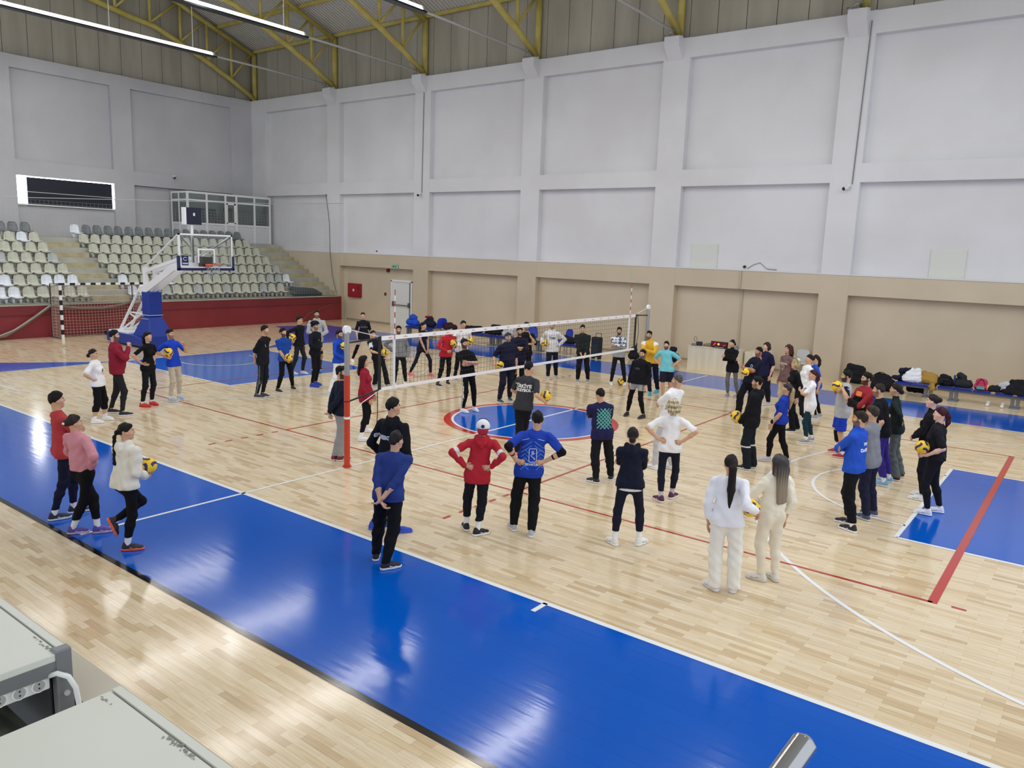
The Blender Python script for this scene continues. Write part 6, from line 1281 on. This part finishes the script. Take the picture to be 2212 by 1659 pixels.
wrap(c, line_mb([(.03*math.cos(t), .034*math.sin(t)) for t in np.linspace(0, 6.1, 14)], .016, True), c['shirt'], c['G']+c['off']*.6+UP*.735*c['s']+c['L']*.05, UP, c['F'], 'chest_badge', (176, 196, 226), c['shirt'])
c = p('person in a long black sweater and grey leggings standing before the desk', (1582, 734), -25, ((1590, 859), (1570, 857)), ha=-45, arms=('cross', 'cross2'), top=('long', (22, 22, 27), {'hem': .44, 'collar': 1, 'ex': .008}), bot=('legging', (106, 106, 110)), shoe=((140, 138, 144), (190, 186, 196)), hair=('bun', (32, 26, 28), -.03), sex='f', b=.95)
c = p('person in a grey sleeveless top and blue shorts lifting a ball to the mouth', (1830, 801), -85, ((1813, 989), (1803, 977)), arms=('mouth', 'mouth'), top=('vest', (176, 178, 182), {'sl': .15, 'hem': .46, 'ex': .006}), bot=('shorts', (32, 62, 184)), shoe=((172, 42, 52), (226, 200, 200)), sock=(236, 236, 238, .55), beard=.9, b=1.2, balls=[(1808, 834, .03, 'Lr', 'volleyball lifted to the mouth of the grey vest person')])
for k in (1, -1): shell_part(c, 'undershirt_sleeve', [(c['SH'][k]+UP*0, c['SH'][k]*.35+c['EL'][k]*.65, .062, .058)], (26, 28, 42), c['root'])
shell_part(c, 'knee_sleeve', [(c['KN'][-1]*.95+c['AN'][-1]*.05, c['KN'][-1]*.5+c['AN'][-1]*.5, .062, .06)], (24, 24, 28))
c = p('person in a dark red, black and orange jersey with folded arms', (1874, 805), -55, None, 1.83, ha=-70, arms=('cross', 'cross2'), top=('jersey', (150, 44, 56), {'sl': 2}), bot=('jogger', BK), beard=.9, b=1.18, colf=dict(top=lambda P, x: np.select([((P[:, 2:3] > .70*x['s']) & (P[:, 2:3] < .755*x['s']) & (np.abs(((P-x['G']-x['off']*.7) @ x['L'])[:, None]) < .16)), (P[:, 2:3] < .7*x['s']) & (np.abs(((P-x['G']-x['off']*.7) @ x['L'])[:, None]) < .17) & (P[:, 2:3] > .56*x['s']), P[:, 2:3] <= .56*x['s']], [np.array([rgb(24, 24, 28)]), np.array([rgb(30, 26, 28)]), np.array([rgb(204, 112, 40)])], np.array([rgb(150, 44, 56)]))))
wrap(c, MB().poly([(-.085, -.04), (-.03, -.045), (-.03, .045), (-.085, .04)], 0).poly([(-.03, -.045), (.03, -.045), (.03, .045), (-.03, .045)], 0).poly([(.03, -.045), (.085, -.04), (.085, .04), (.03, .045)], 0), c['shirt'], c['G']+c['off']*.6+UP*.785*c['s'], UP, c['F'], 'orange_panel', (240, 140, 60), c['shirt'], .008)
c = p('person in a black t-shirt and purple trousers with an arm hanging down', (1900, 829), -95, ((1901, 1049), (1912, 1041)), arms=('downf', 'down'), top=('tee', (22, 23, 28)), bot=('loose', (56, 44, 130)), shoe=((120, 170, 206), (226, 228, 232)), sock=(236, 236, 238, .5), hair=('buzz', (56, 50, 48)), beard=.6, b=1.12, skin=(212, 168, 142))
c = p('person in a dark green sweater and grey trousers, hand behind the hip', (1936, 829), -95, ((1927, 1037), (1936, 1030)), arms=('hipsb', 'down'), top=('long', (32, 42, 42), {'collar': 1}), bot=('flare', (92, 98, 100)), shoe=((60, 40, 50), (226, 206, 206)), hair=('bun', (48, 36, 38), -.04), sex='f', b=1.05)
c = p('person in a grey t-shirt directly behind the blue jacket', (1886, 877), -115, ((1862, 1121), (1877, 1112)), arms=('cross', 'cross2'), top=('otee', (134, 136, 144)), bot=('loose', (34, 36, 58)), shoe=((70, 78, 110), (200, 204, 212)), hair=('short', (74, 66, 60)))
c = p('person in a bright blue track jacket with white lettering, arms folded', (1860, 889), -112, ((1832, 1146), (1824, 1130)), ha=-100, arms=('cross', 'cross2'), top=('loose', (40, 84, 196), {'collar': 1, 'ex': -.004}), bot=('loose', (22, 23, 28)), shoe=((28, 28, 36), (236, 236, 240)), sock=(236, 236, 238, .3), beard=.7, hair=('short', (56, 48, 44)), b=1.1)
for t_, dz, sz in (('TEMSA', .03, .052), ('DAVRAZ', -.06, .062)): wrap(c, text_mb(t_, sz, .004), c['shirt'], c['G']+c['off']*.7+UP*(.72*c['s']+dz)-c['L']*.03, nrm(UP), -c['F'], 'jacket_lettering', (226, 230, 240), c['shirt'])
c = p('person in a black turtleneck with a messy hair bun, hands held in front', (2016, 853), -92, ((1982, 1080), (1988, 1070)), arms=('claspm', 'claspm'), top=('long', (22, 22, 28), {'collar': 1, 'ex': .004}), bot=('legging', (26, 25, 33)), shoe=WS, hair=('bun', (52, 42, 42), .03), sex='f', skin=(226, 184, 168))
c = p('person in a black t-shirt with a dark red ponytail hugging a ball', (2033, 880), -92, ((1993, 1111), (2019, 1106)), arms=('fore', 'fore'), top=('otee', (30, 31, 38), {'hem': .52}), bot=('legging', (27, 28, 36)), shoe=((236, 236, 242), (240, 240, 244)), hair=('pony', (84, 34, 44), .18), sex='f', b=1.25, skin=(228, 186, 170), balls=[(1992, 966, .08, 'lr', 'volleyball held by the black t-shirt person with the dark red ponytail')])
for l_, h_, d_ in PEOPLE: print('P %.2f %.1f %s' % (h_, d_, l_[:60]))
print('script time', time.time()-T0)
